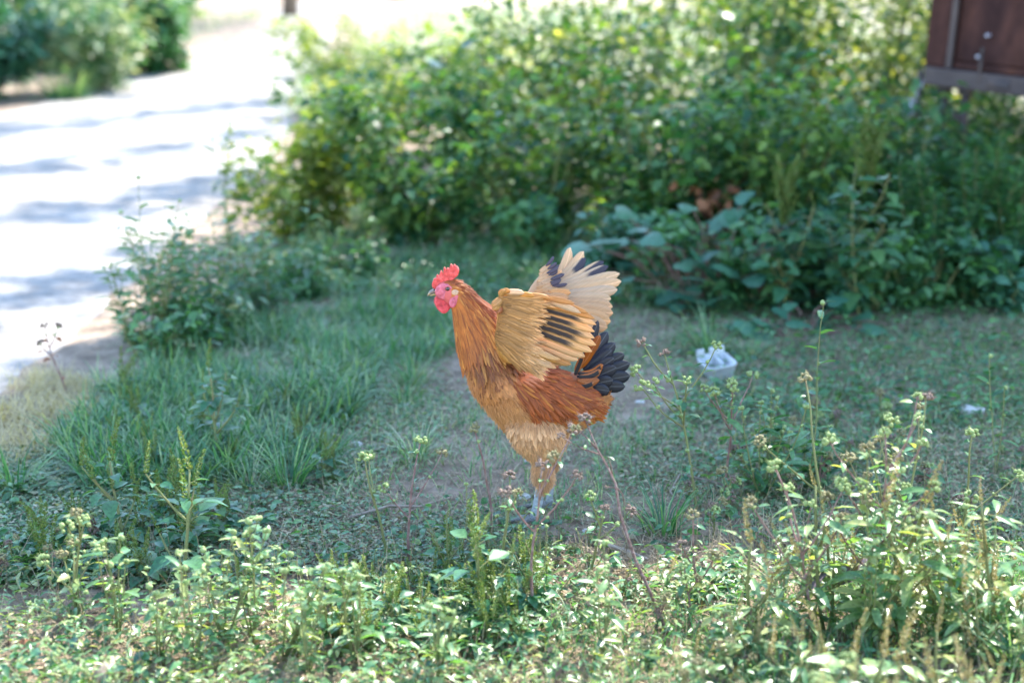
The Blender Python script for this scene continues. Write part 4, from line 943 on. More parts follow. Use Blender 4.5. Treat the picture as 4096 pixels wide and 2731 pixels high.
# dry stems and leaf litter
def straws(name, label, p, L, w, mat='litter'):
    n = len(p); V, F = blades(p + np.array([0, 0, .004]), L * rng.uniform(.4, 1.3, n), w * rng.uniform(.6, 1.3, n), rng.uniform(1.05, 1.5, n), rng.uniform(0, 6.28, n), rng.uniform(-.15, .35, n))
    o = link(bpy.data.objects.new(name, np_mesh(name, V, F, M[mat], tint=np.repeat(rng.random(n), 7)))); return tag(o, label, 'litter', kind='stuff')
straws('dry_litter', 'fine dry stems and leaf litter strewn over the bare soil', np.vstack([pts_px(20000, [(900, 4200, 1300, 2300, 1)]), pts_px(15000, [(2500, 4250, 1750, 3000, 1), (-150, 1500, 1900, 3000, .5), (1300, 2700, 2200, 3000, .8)])]), .055, .0016)
# grass between the lane and the soil
p2 = pts_px(3600, [(-150, 4250, 2200, 3000, 1), (2700, 4200, 1800, 2300, .25)]); n2 = len(p2); V, F = blades(p2, .07 * rng.uniform(.4, 1.5, n2), .0013 * rng.uniform(.7, 1.3, n2), rng.uniform(.05, .9, n2), rng.uniform(0, 6.28, n2), rng.uniform(-.3, .6, n2))
tag(link(bpy.data.objects.new('dry_stems', np_mesh('dry_stems', V, F, M['litter'], tint=np.repeat(rng.random(n2), 7)))), 'thin dry brown stems standing among the front weeds', 'litter', kind='stuff')
def grass(name, label, p, L, w, mat, lean=(0, .5), bend=(.1, .9)):
    n = len(p); V, F = blades(p, L * rng.uniform(.45, 1.2, n), w * rng.uniform(.7, 1.3, n), rng.uniform(*lean, n), rng.uniform(0, 6.28, n), rng.uniform(*bend, n))
    o = link(bpy.data.objects.new(name, np_mesh(name, V, F, M[mat], tint=np.repeat(rng.random(n), 7)))); return tag(o, label, 'grass', kind='stuff')
def poly_pts(n, poly):
    xs = [a[0] for a in poly]; ys = [a[1] for a in poly]; p = pts_px(n, [(min(xs), max(xs), min(ys), max(ys), 1)])
    # pixel of ground point
    d = p - np.array([0, 0, CAM_H]); zc = d @ _f; px = 2048 + FPX * d[:, 0] / zc; py = 1365.5 - FPX * (d @ _u) / zc
    ins = np.zeros(n, bool); j = len(poly) - 1
    for i in range(len(poly)):
        (xi, yi), (xj, yj) = poly[i], poly[j]; ins ^= ((yi > py) != (yj > py)) & (px < (xj - xi) * (py - yi) / (yj - yi + 1e-9) + xi); j = i
    return p[ins]
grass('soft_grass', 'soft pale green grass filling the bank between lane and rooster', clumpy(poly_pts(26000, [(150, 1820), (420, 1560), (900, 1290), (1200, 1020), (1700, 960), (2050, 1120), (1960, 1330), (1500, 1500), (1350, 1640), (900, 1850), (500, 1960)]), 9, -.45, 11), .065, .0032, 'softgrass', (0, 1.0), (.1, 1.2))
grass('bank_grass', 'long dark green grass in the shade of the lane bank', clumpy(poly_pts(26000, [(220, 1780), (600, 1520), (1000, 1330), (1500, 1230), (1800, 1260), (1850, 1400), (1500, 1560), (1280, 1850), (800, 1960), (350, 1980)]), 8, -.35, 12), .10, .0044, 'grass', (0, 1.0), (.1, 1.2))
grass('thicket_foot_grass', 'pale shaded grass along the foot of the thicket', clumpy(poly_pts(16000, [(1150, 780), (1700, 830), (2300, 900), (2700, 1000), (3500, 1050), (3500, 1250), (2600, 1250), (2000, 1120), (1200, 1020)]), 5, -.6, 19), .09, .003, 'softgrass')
grass('bare_soil_grass', 'short grass blades dotted over the soil behind the rooster', clumpy(pts_px(16000, [(1300, 4200, 880, 2100, 1)]), 6, -.1, 13), .045, .0022, 'softgrass')
grass('lane_side_straw', 'bleached straw grass along the lower lane edge', clumpy(poly_pts(10000, [(-150, 1950), (-150, 1500), (180, 1460), (370, 1540), (380, 1690), (220, 1830)]), 8, -.5, 14), .07, .002, 'straw', (.2, 1.3), (.1, 1.2))
grass('front_grass', 'thin bright grass in the front right corner', clumpy(pts_px(6000, [(3000, 4250, 2300, 3050, 1), (1000, 3000, 2450, 3000, .35)]), 6, -.1, 15), .085, .002, 'grass')
grass('far_verge_grass', 'dry yellow grass on the far verges beyond the lane', np.vstack([pts_xy(5000, -9, -3.5, 9.8, 24), pts_xy(9000, -1.6, 4, 10, 24)]), .2, .008, 'grass', (0, .6))
# ------------------------------------------------------------------ bushes beyond the rooster
def bush(name, loc, h, rx, ry, n, leafT, lsize, mats, label, group=None, seed=0, stems=7, top_bias=0.95, big=0, cat='bush', flare=1.0, bigsize=.1):
    g = np.random.default_rng(seed); q = random.Random(seed); o = empty(name, (*loc, float(ground_z(*loc)) - .005), label, cat, group)
    mb = MB(); tips = []
    for k in range(stems):
        a = q.uniform(0, 6.28); r = math.sqrt(q.random()); top = Vector((rx * r * math.cos(a), ry * r * math.sin(a), h * q.uniform(.65, 1.0) * (1 - .35 * r * r)))
        pts = []
        for i in range(7):
            t = i / 6; pts.append(Vector((top.x * t ** .8 * flare, top.y * t ** .8 * flare, top.z * t)) + Vector((q.uniform(-.02, .02), q.uniform(-.02, .02), 0)) * (i > 0))
        mb.tube(pts, [.009 * (1 - .8 * i / 6) * (h + .3) for i in range(7)], 5, cap=False); tips.append(pts)
    mb.obj('stems', M['stem'], o)
    # leaves in clumps along side twigs: uneven outline with gaps
    C = []; ncl = max(20, n // 22)
    for k in range(ncl):
        pts = q.choice(tips); t = q.uniform(.03, 1) ** top_bias; c, d = at(pts, min(t, .999)); off = hdir(q, q.uniform(-.1, .6)).normalized() * q.uniform(0, .16) * (h + .25) ; C.append(tuple(c + off))
    C = np.array(C); ci = g.integers(0, ncl, n); sg = .05 * (h + .3); pos = C[ci] + g.normal(0, 1, (n, 3)) * np.array([sg, sg, sg * .9]); pos[:, 2] = np.abs(pos[:, 2]) + .004
    a = g.uniform(0, 6.28, n); d = np.stack([np.cos(a), np.sin(a), g.uniform(-.6, .5, n)], 1); X, Y, Z = axes(d, g.normal(0, .5, n))
    V, F = scatter(leafT, pos, X, Y, Z, lsize * g.uniform(.45, 1.3, n)); tint = np.repeat((g.random(ncl)[ci] * .5 + g.random(n) * .5), len(leafT[0]))
    f = link(bpy.data.objects.new('foliage', np_mesh('foliage', V, F, M[mats], tint=tint)), o); f['kind'] = 'stuff'
    for k in range(big):
        pts = q.choice(tips); c, dd = at(pts, q.uniform(.3, .99)); dr = hdir(q, q.uniform(-.3, .4)); pos_ = c + dr.normalized() * q.uniform(.04, .16)
        pr = Proto(); pr.leaf('lob', pos_, dr, bigsize * q.uniform(.6, 1.15), q.uniform(-.6, .6)); nm, me, mx = pr.kids[0]; b = bpy.data.objects.new('leaf', me); COL.objects.link(b); b.parent = o; b.matrix_basis = mx
    return o
GB = 'leafy bushes in the thicket between lane and rusty trailer'
q = random.Random(21)
# the thicket, front row to back row: x, y, height, radius, leaves, material, big leaves
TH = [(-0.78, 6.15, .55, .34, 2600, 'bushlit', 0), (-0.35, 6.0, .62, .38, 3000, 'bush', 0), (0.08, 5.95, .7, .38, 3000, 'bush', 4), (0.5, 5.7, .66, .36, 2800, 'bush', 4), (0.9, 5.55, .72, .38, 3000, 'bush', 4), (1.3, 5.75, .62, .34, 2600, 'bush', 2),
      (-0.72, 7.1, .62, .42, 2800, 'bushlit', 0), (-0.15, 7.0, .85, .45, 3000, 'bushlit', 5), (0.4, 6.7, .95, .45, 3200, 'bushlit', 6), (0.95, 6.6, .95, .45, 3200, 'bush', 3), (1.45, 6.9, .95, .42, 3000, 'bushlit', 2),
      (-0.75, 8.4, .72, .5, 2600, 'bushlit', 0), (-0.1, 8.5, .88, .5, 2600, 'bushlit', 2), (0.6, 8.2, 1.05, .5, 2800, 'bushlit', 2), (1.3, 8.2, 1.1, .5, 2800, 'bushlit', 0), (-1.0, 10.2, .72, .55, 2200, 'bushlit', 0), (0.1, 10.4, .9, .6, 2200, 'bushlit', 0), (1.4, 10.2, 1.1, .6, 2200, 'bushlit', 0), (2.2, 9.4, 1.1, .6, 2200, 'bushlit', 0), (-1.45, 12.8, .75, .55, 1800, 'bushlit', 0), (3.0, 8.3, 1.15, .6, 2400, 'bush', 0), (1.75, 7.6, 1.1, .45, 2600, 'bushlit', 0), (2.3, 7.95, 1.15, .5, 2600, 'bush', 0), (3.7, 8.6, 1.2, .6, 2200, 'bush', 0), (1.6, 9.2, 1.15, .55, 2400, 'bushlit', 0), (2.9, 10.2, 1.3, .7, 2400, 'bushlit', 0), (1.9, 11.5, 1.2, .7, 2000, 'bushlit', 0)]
TLAB = ['yellow green bush at the lane edge of the thicket, its front corner', 'dark green bush in the thicket next to the lane corner bush', 'dark green bush with a few broad leaves straight behind the rooster head', 'green bush with broad leaves behind the raised far wing', 'dark bush with broad leaves in the shade left of the vine', 'dark small leaved bush in the shade before the rusty trailer',
        'yellow green bush leaning out over the lane edge', 'tall sunlit bush with broad teal leaves on top', 'tallest sunlit bush with several broad leaves, mid thicket', 'green bush between the sunlit thicket and the trailer', 'sunlit bush touching the left side of the rusty trailer']
BLAB = ['loose yellow green bush hugging the lane behind the leaning one', 'pale sunlit bush just behind the tall broad leaved ones', 'tall glowing bush at the heart of the back thicket', 'tall yellow green bush filling the gap toward the trailer', 'wispy lane side bush where the lane narrows', 'pale bush against the bright dry field', 'high sunlit bush far behind the trailer side of the thicket', 'distant bush seen beside the trailer top corner', 'last lane side bush before the dry field opens', 'dark bush close behind the trailer box',
        'glowing bush pressed against the trailer back corner', 'dark green bush seen under the trailer floor', 'dark bush beyond the hidden end of the trailer', 'bright bush behind the one touching the trailer', 'tallest far bush behind the trailer', 'far sunlit bush at the edge of the dry field']
for i, (x, y, h, r_, n, mt, bg) in enumerate(TH):
    if i < len(TLAB): lb, gr = TLAB[i], None
    else: lb, gr = BLAB[i - len(TLAB)], None
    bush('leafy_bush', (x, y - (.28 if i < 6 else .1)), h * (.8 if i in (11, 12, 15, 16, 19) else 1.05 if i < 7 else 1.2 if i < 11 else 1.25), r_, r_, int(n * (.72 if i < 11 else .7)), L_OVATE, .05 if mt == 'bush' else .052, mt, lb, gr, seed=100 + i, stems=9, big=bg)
# broad leaved vine in the shade right of the wing
def vine(name, loc, n, spread, h, label, seed, size=.085, dead=0):
    q = random.Random(seed); o = empty(name, (*loc, float(ground_z(*loc))), label, 'vine'); mb = MB()
    for k in range(n):
        a = q.uniform(0, 6.28); r = math.sqrt(q.random()); t = Vector((spread[0] * r * math.cos(a), spread[1] * r * math.sin(a), h * (.06 + .94 * q.random() ** 1.5) * (1 - .5 * r)))
        mid = Vector((t.x * .6, t.y * .6, t.z * .75)) + Vector((q.uniform(-.03, .03), q.uniform(-.03, .03), 0)); mb.tube([Vector((t.x * .3, t.y * .3, 0)), mid, t], [.003, .0022, .0014], 5, cap=False)
        pr = Proto(); dr = Vector((q.uniform(-1, 1), q.uniform(-1, .35), q.uniform(-.35, .2))); pr.leaf('lob' if k >= dead else 'lob_dead', t, dr, size * q.uniform(.6, 1.2), q.uniform(-.4, .4)); b = bpy.data.objects.new('leaf', pr.kids[0][1]); COL.objects.link(b); b.parent = o; b.matrix_basis = pr.kids[0][2]
    mb.obj('stem', M['redstem'], o); return o
g0 = G(2850, 1200); vine('broad_leaf_vine', (g0[0], g0[1]), 130, (.46, .26), .42, 'broad leaved vine with lobed teal leaves sprawling behind the white tub', 31, .075)
g0 = G(2480, 1130); vine('broad_leaf_vine', (g0[0], g0[1]), 16, (.14, .14), .36, 'small vine with large folded leaves just right of the raised wing', 32, .1)
g0 = G(3200, 1330); vine('broad_leaf_vine', (g0[0], g0[1]), 22, (.2, .12), .12, 'low patch of broad leaves at the foot of the green spiked amaranth', 33, .075)
# rust coloured dead branch of leaves
def dead_branch(px, py, Y, n, sp, label, seed):
    q = random.Random(seed); c = P(px, py, Y); o = empty('withered_plant', (c[0], c[1], 0), label, 'withered plant'); mb = MB(); main = [Vector((.05, .02, 0)), Vector((.02, 0, c[2] * .5)), Vector((0, 0, c[2])), Vector((sp * .5, 0, c[2] + sp * .5))]; mb.tube(main, [.005, .004, .003, .0015], 5)
    mb.obj('stem', M['redstem'], o)
    for k in range(n):
        p_ = Vector((q.gauss(0, sp * .45), q.gauss(0, .05), c[2] + q.gauss(0, sp * .3))); pr = Proto(); pr.leaf('dead', p_, hdir(q, q.uniform(-.8, .3)), q.uniform(.03, .06), q.uniform(-1, 1)); b = bpy.data.objects.new('leaf', pr.kids[0][1]); COL.objects.link(b); b.parent = o; b.matrix_basis = pr.kids[0][2]
dead_branch(2840, 810, 5.2, 60, .13, 'withered plant of rust brown leaves above the broad leaved vine', 41)
dead_branch(3060, 690, 5.3, 22, .1, 'small sprig of rust brown dead leaves higher in the shaded thicket', 42)
# tall green amaranth and feathery mugworts in the right shade
def tall_amaranth(loc, h, label, seed, n=120):
    p = amaranth(seed, h, n, .075, 1, 'spike'); 
    top = None
    q = random.Random(seed)
    for k in range(14):
        p.head('spike', (q.gauss(0, .008), q.gauss(0, .008), h * (.78 + .25 * q.random())), hdir(q, 4), q.uniform(1.3, 2.2), q)
    return plant('spiked_amaranth', p, loc, 0, 1, label, 'amaranth')
g0 = G(3440, 1290); tall_amaranth((g0[0], g0[1]), .50, 'tall amaranth with a thick green seed spike in the shade below the trailer', 51)
g0 = G(3120, 1260); tall_amaranth((g0[0], g0[1]), .36, 'shorter leafy amaranth beside the tall spiked one', 52)
def mugwort(loc, h, n, label, seed, group=None):
    g = np.random.default_rng(seed); q = random.Random(seed); o = empty('feathery_weed', (*loc, float(ground_z(*loc))), label, 'weed', group); mb = MB(); pos, dd = [], []
    for k in range(n):
        pts = wander(q, (q.uniform(-.03, .03), q.uniform(-.03, .03), 0), hdir(q, 3.2), h * q.uniform(.6, 1.05), 8, .08, .05); mb.tube(pts, [.003 * (1 - .7 * i / 8) for i in range(9)], 5, cap=False)
        for i in range(230):
            t = q.uniform(.15, 1); c, d = at(pts, min(t, .999)); dr = hdir(q, q.uniform(.1, .8)); r_ = q.uniform(0, .07) * (1.15 - t); pos.append(tuple(c + dr.normalized() * r_)); dd.append(tuple(dr + Vector((q.uniform(-.5, .5), q.uniform(-.5, .5), .3))))
    mb.obj('stems', M['stem'], o); pos, dd = np.array(pos), np.array(dd); X, Y, Z = axes(dd, g.normal(0, .5, len(pos))); V, F = scatter(L_LANCE, pos, X, Y, Z, .03 * g.uniform(.5, 1.2, len(pos))); f = link(bpy.data.objects.new('foliage', np_mesh('foliage', V, F, M['feathery'], tint=np.repeat(g.random(len(pos)), len(L_LANCE[0])))), o); f['kind'] = 'stuff'
for i, (px, py, h, n) in enumerate([(3720, 1180, .42, 7), (3900, 1150, .52, 9), (4080, 1180, .42, 8), (3580, 1120, .4, 6), (3800, 1060, .45, 7), (4000, 1030, .45, 7)]):
    g0 = G(px, py); mugwort((g0[0], g0[1]), h, n, ['feathery weed with drooping pale tips beside the spiked amaranth', 'tallest feathery weed with an upright plume under the trailer', 'feathery weed rising behind the bare soil on the trailer side'][i] if i < 3 else 'dark feathery weed deep in the shade under the trailer', 60 + i, None if i < 3 else 'dark feathery weeds under the trailer')
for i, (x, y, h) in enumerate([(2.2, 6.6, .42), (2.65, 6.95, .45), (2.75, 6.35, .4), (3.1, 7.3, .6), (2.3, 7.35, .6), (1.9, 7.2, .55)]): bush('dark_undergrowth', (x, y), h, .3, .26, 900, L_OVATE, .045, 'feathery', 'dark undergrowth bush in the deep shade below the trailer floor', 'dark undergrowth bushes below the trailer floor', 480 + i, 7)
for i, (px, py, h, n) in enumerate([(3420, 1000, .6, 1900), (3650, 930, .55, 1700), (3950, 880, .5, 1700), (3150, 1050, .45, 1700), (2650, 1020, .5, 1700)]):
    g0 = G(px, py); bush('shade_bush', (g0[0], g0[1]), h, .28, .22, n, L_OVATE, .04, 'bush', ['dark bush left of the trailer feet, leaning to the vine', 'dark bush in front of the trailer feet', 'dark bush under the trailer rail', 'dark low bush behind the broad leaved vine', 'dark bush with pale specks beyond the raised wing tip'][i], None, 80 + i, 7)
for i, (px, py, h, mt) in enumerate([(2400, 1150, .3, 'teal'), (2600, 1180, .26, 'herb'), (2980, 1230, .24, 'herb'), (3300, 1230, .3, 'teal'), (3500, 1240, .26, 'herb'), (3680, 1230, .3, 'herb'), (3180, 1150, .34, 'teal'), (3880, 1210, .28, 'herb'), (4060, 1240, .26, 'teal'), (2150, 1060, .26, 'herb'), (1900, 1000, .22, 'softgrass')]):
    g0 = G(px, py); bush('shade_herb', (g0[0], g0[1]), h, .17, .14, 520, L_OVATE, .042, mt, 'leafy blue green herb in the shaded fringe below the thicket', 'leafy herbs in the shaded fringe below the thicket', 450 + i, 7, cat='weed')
# weeds at the lane edge on the left
LLAB = ['low round weed in front of the lane side weeds', 'mid height weed between bank grass and lane', 'weed reaching from the bank grass to the thicket corner', 'small weed leaning out over the lane from the tallest one', 'small weed below the lane corner of the thicket', 'leafy weed right behind the two tallest lane weeds', 'loose upright weed nearest the pale lane shoulder', 'short weed where bank grass meets the thicket foot', 'narrow dark weed squeezed behind the tallest lane weed']
LPX = [(620, 1400, .44), (720, 1380, .33), (860, 1330, .24), (960, 1270, .30), (1080, 1200, .28), (530, 1380, .26), (1200, 1120, .26), (780, 1290, .30), (930, 1200, .34), (1320, 1090, .2), (680, 1330, .38)]
LTOP = ['tallest dark lane side weed with an upright knobbly tip', 'dark leafy weed beside the tallest lane side weed'] + LLAB
for i, (px, py, h) in enumerate(LPX):
    g0 = G(px, py); plant('lane_weed', sida(200 + i, h, 9 if h > .3 else 7, .036, 'obl_d' if i % 3 else 'lan', .32, 1.15), g0, 0, 1, LTOP[i], 'weed')
for i, (px, py) in enumerate([(590, 1440), (700, 1420), (820, 1370), (950, 1330), (1060, 1260), (1180, 1180), (1300, 1140), (1430, 1100), (900, 1260), (1120, 1100)]):
    g0 = G(px, py); bush('bank_herb', (g0[0], g0[1]), .15, .12, .1, 330, L_OVATE if i % 2 else L_LANCE, .032, 'herb' if i % 3 else 'softgrass', 'low leafy herb filling the belt under the lane side weeds', 'low herbs under the lane side weeds', 230 + i, 6, cat='weed')
for i, (px, py, ty) in enumerate([(640, 1400, 690), (940, 1200, 440), (930, 1250, 640), (580, 1380, 1010)]):      # thin shoots standing up against the bright lane
    g0 = G(px, py); tp = P(px + [-20, -55, 20, -70][i], ty, g0[1]); h = max(.15, float(tp[2])); p = sida(300 + i, h, 2, .03, 'obl_d', .08, .5); plant('lane_shoot', p, g0, 0, 1, ['thin shoot with sparse leaves above the tallest lane weed', 'very tall thin shoot standing against the bright lane', 'thin shoot with hanging leaves against the bright lane', 'short thin shoot leaning out to the lane'][i], 'weed')
# far side of the lane
for i, (x, y, h, r_, n, mt) in enumerate([(-3.75, 10.9, .9, .55, 2600, 'teal'), (-3.05, 11.6, .95, .5, 2600, 'softgrass'), (-2.95, 13.2, .9, .5, 2200, 'herb'), (-4.6, 11.2, 1.3, .7, 2600, 'softgrass'), (-3.9, 13.5, 1.6, .8, 2600, 'bush'), (-4.2, 17.0, 1.8, 1.0, 2600, 'bush'), (-5.2, 21.0, 1.8, 1.0, 2400, 'bush'), (-5.6, 15, 2.0, 1.1, 2600, 'bush'), (-2.2, 30, 2.0, 1.6, 2200, 'bushlit'), (-7, 24, 2.5, 2, 2600, 'bush')]):
    bush('verge_bush', (x, y), h, r_, r_, n, L_LANCE if mt == 'softgrass' else L_OVATE, .1 if y < 14 else .16, mt, ['broad leaved blue green bush across the lane', 'pale grassy bush fanning out across the lane', 'green bush beside the pale grassy bush across the lane'][i] if i < 3 else 'large blurred bush beyond the far lane verge', None if i < 3 else 'large bushes beyond the far lane verge', 400 + i, 8)
g0 = G(270, 400); tm = tuft_mesh(500, 160, .26, .012, .8, 'grass', .12)
tuft('verge_tuft', tm, (g0[0], g0[1]), 0, 1, 'dark grass tuft spilling onto the far lane edge', None)
# distant trunk at the bend of the lane
g0 = G(1160, 70); t0 = empty('distant_tree', (g0[0], g0[1], 0), 'slim brown tree trunk where the lane bends away', 'tree')
mb = MB(); mb.tube([(0, 0, -.05), (.02, 0, .4), (-.02, .02, 1.2), (.05, 0, 2.4), (0, .1, 3.6)], [.13, .105, .095, .08, .05], 9); mb.obj('trunk', M['bark'], t0)
gq = np.random.default_rng(77); n = 2600; pos = gq.normal(0, 1, (n, 3)) * np.array([1.1, 1.1, .8]) + np.array([0, .1, 4.2]); d = gq.normal(0, 1, (n, 3)); X, Y, Z = axes(d, gq.normal(0, 1, n)); V, F = scatter(L_OVATE, pos, X, Y, Z, .16 * gq.uniform(.6, 1.3, n)); cr_ = link(bpy.data.objects.new('crown', np_mesh('crown', V, F, M['bush'], tint=np.repeat(gq.random(n), len(L_OVATE[0])))), t0); cr_['kind'] = 'stuff'

# ------------------------------------------------------------------ rusty trailer
A = P(3694, 338, 6.0); B = P(4096, 388, 5.74); e1 = Vector(B - A).normalized(); e2 = Vector((-e1.y, e1.x, 0)).normalized(); e3 = e1.cross(e2)
tr = empty('rusty_trailer', (A[0], A[1], 0), 'rusty brown steel box trailer with a worn bottom rail standing in the bushes', 'trailer')
TM = Matrix((e1, e2, e3)).transposed().to_4x4(); TM.translation = Vector((0, 0, A[2]))
def tbox(name, x0, x1, y0, y1, z0, z1, mat, parent=tr, bev=.006):
    mb = MB(); mb.box(((x0 + x1) / 2, (y0 + y1) / 2, (z0 + z1) / 2), (abs(x1 - x0) / 2, abs(y1 - y0) / 2, abs(z1 - z0) / 2), 0, TM); o = mb.obj(name, M[mat], parent, False); bevel_obj(o, bev); return o
LW, LH, LD = 1.7, 1.25, 1.4
tbox('box_body', .012, LW - .012, .03, LD, .02, LH, 'rust')
tbox('bottom_rail', 0, LW, -.012, .05, 0, .068, 'rail')
tbox('corner_post', -.006, .10, -.004, .06, .07, LH + .004, 'rust'); tbox('corner_post', LW - .1, LW + .006, -.004, .06, .07, LH + .004, 'rust')
tbox('edge_strip', .086, .106, -.014, .004, .071, LH, 'rail', bev=.003)
tbox('panel', .112, LW - .112, .012, .04, .10, LH - .05, 'rust', bev=.004)
tbox('top_rail', 0.0, LW, -.012, .05, LH - .04, LH + .03, 'rail'); tbox('panel_lip', .112, LW - .112, .002, .03, .072, .096, 'rust', bev=.004)
for k in range(3): tbox('panel_rib', .50 + .36 * k, .53 + .36 * k, .0, .02, .101, LH - .06, 'rust', bev=.004)
def tcyl(name, a, b, r_, mat, n=10, parent=tr):
    mb = MB(); mb.tube([TM @ Vector(a), TM @ Vector(b)], r_, n); return mb.obj(name, M[mat], parent, False)
tcyl('latch_rod', (.222, -.012, .03), (.222, -.012, .16), .006, 'darksteel'); hd = tbox('slot_handle', .255, .345, -.02, -.006, .018, .052, 'darksteel', bev=.008)
for (x, z) in ((.232, .205), (.205, .125), (.60, .21), (.95, .21)): tcyl('bolt', (x, .018, z), (x, -.012, z), .006, 'zinc', 8)
for x, y in ((.06, .06), (.145, .06), (LW - .1, .06), (.1, LD - .1), (LW - .1, LD - .1)):
    mb = MB(); top = TM @ Vector((x, y, 0.01)); mb.tube([top, Vector((top.x, top.y, top.z - .16)), Vector((top.x, top.y, -.02))], [.016, .014, .018], 8); mb.obj('support_leg', M['darksteel'], tr)
    tbox('bracket', x - .022, x + .022, y - .022, y + .022, -.03, .004, 'darksteel', bev=.003)
tbox('tie_plate', .045, .16, .045, .075, -.13, -.10, 'rail', bev=.003)
mb = MB(); c = TM @ Vector((-.055, .02, -.10)); mb.ball((c.x, c.y, c.z), (.026, .02, .038), seg=12, rings=8); mb.tube([c, TM @ Vector((-.01, .03, .02))], .006, 6); mb.obj('hitch_knob', M['zinc'], tr)
c = TM @ Vector((-.03, .03, 0)); mb = MB(); mb.tube([(c.x, c.y, c.z + .05), (c.x, c.y, c.z - .2), (c.x + .01, c.y, -.02)], [.011, .01, .01], 7); mb.obj('support_leg', M['darksteel'], tr)

# ------------------------------------------------------------------ white notched tub
g0 = G(2868, 1492); tub = empty('white_tub', (g0[0], g0[1], 0), 'weathered white plastic tub with a notch in its rim lying in the weeds', 'tub')
tw, th_, td = .082 * 1.0, .058, .05
def rr_loop(w, d, r_, z, n=5):
    out = []
    for cx, cy, a0 in ((w - r_, d - r_, 0), (-w + r_, d - r_, 90), (-w + r_, -d + r_, 180), (w - r_, -d + r_, 270)):
        for k in range(n): a = R(a0 + 90 * k / (n - 1)); out.append((cx + r_ * math.cos(a), cy + r_ * math.sin(a), z))
    return out
def notch(lp, z):   # the rim dips at the back
    return [(x, y, z - (.016 if (y > .03 and abs(x + .012) < .013) else 0)) for x, y, _ in lp]
tw = .046
mb = MB(); mb.rings([rr_loop(tw * .86, td * .86, .012, -.004), rr_loop(tw * .9, td * .9, .014, .01), rr_loop(tw, td, .016, th_ - .008), rr_loop(tw * 1.05, td * 1.05, .018, th_ - .006), rr_loop(tw * 1.05, td * 1.05, .018, th_), rr_loop(tw * .95, td * .95, .015, th_), rr_loop(tw * .84, td * .84, .013, .012)]); sh = mb.obj('shell', M['plastic'], tub)
mb = MB()
for x0, x1 in ((-tw * .98, -.02), (-.004, tw * .98)): mb.box(((x0 + x1) / 2, td * .99, th_ + .008), ((x1 - x0) / 2, .004, .011))
bevel_obj(mb.obj('back_rim', M['plastic'], tub, False), .002); mb = MB(); mb.box((.012, td * .1, th_ * .5), (.0035, td * .8, th_ * .42)); bevel_obj(mb.obj('divider', M['plastic'], tub, False), .001)
tub.rotation_euler = (R(9), R(-7), R(14)); tub.scale = (.85, .85, .85); tub.location.z = -.010
for v in sh.data.vertices: v.co += Vector((.002 * math.sin(70 * v.co.z + 40 * v.co.y), .002 * math.sin(60 * v.co.x + 1), .002 * math.sin(55 * v.co.x + 30 * v.co.y)))

# ------------------------------------------------------------------ named weeds in front
bare = Proto()
def chain(pxs, Y0, Y1): 
    k = len(pxs); return [Vector(P(x, y, Y0 + (Y1 - Y0) * i / (k - 1))) for i, (x, y) in enumerate(pxs)]
st = chain([(2690, 2580), (2648, 2440), (2600, 2330), (2540, 2200), (2480, 2020), (2462, 1900), (2430, 1830), (2392, 1765), (2365, 1700), (2340, 1640)], 2.34, 2.46)
b0 = Vector((st[0].x, st[0].y, 0)); st[0].z = -.005
rel = [p_ - b0 for p_ in st]; bare.mb.tube(rel, [.0030, .0029, .0028, .0026, .0024, .0021, .0018, .0015, .0012, .0009], 8)
b1 = [p_ - b0 for p_ in chain([(2398, 1782), (2340, 1762), (2290, 1738), (2245, 1708)], 2.44, 2.44)]; bare.mb.tube(b1, [.0016, .0014, .0012, .001], 6); b2 = [p_ - b0 for p_ in chain([(2392, 1765), (2350, 1718), (2305, 1675)], 2.45, 2.44)]; bare.mb.tube(b2, [.0016, .0013, .001], 6)
b3 = [p_ - b0 for p_ in chain([(2452, 1880), (2445, 1830), (2432, 1790)], 2.43, 2.42)]; bare.mb.tube(b3, [.0014, .0012, .0008], 5); b4 = [p_ - b0 for p_ in chain([(2500, 1985), (2490, 1940), (2470, 1915), (2428, 1912)], 2.42, 2.40)]; bare.mb.tube(b4, [.0012, .0011, .001, .0007], 5)
for e, sz, ky in ((rel[-1], 1.15, 'brown'), (b1[-1], .7, 'brown'), (b2[-1], .85, 'mix'), (b4[-1], .4, 'brown')): bare.head(ky, e, (0, 0, 1), sz)
q = random.Random(8)
for e, s_ in ((b1[2], .018), (b1[2], .014), (b1[1], .012), (b2[1], .016), (b2[1], .014), (rel[-1], .018), (b3[2], .016)): bare.leaf('serr', e, hdir(q, q.uniform(-.8, .9)), s_ * .9, q.uniform(-.5, .5))
bare.done(M['woodstem']); plant('bare_stalk', bare, b0, 0, 1, 'long leaning reddish bare stalk with dry heads in front of the rooster', 'weed')
def named(px, py, topy, proto_fn, label, cat='weed', rz=0, name='seeding_weed', tilt=(0, 0), **kw):
    g0 = G(px, py); h = float(P(px, topy, g0[1])[2]); return plant(name, proto_fn(h), g0, rz, 1, label, cat, None, tilt)
named(2790, 2060, 1400, lambda h: mallow(601, h, 'serr', ('brown', 'green'), 1.0, .026, 6), 'tall leafy weed with round green heads beside the white tub', tilt=(0, -.12))
named(2900, 1990, 1500, lambda h: mallow(602, h, 'serr', ('green',), 1.0, .026, 4), 'leafy weed with one green head growing against the taller one by the tub')
named(3050, 2000, 1480, lambda h: sida(603, h, 9, .034, 'obl_d', .5), 'bushy dark narrow leaved weed right of the white tub', name='narrow_leaf_weed')
named(3230, 1960, 1200, lambda h: sida(604, h, 1, .03, 'obl_d', .02, .6), 'single thin shoot rising past the bushy narrow leaved weed', name='narrow_leaf_weed')
named(3200, 1950, 1560, lambda h: sida(605, h, 10, .04, 'obl_d', .7), 'wide bushy weed with drooping leaves behind the sunlit weeds', name='narrow_leaf_weed')
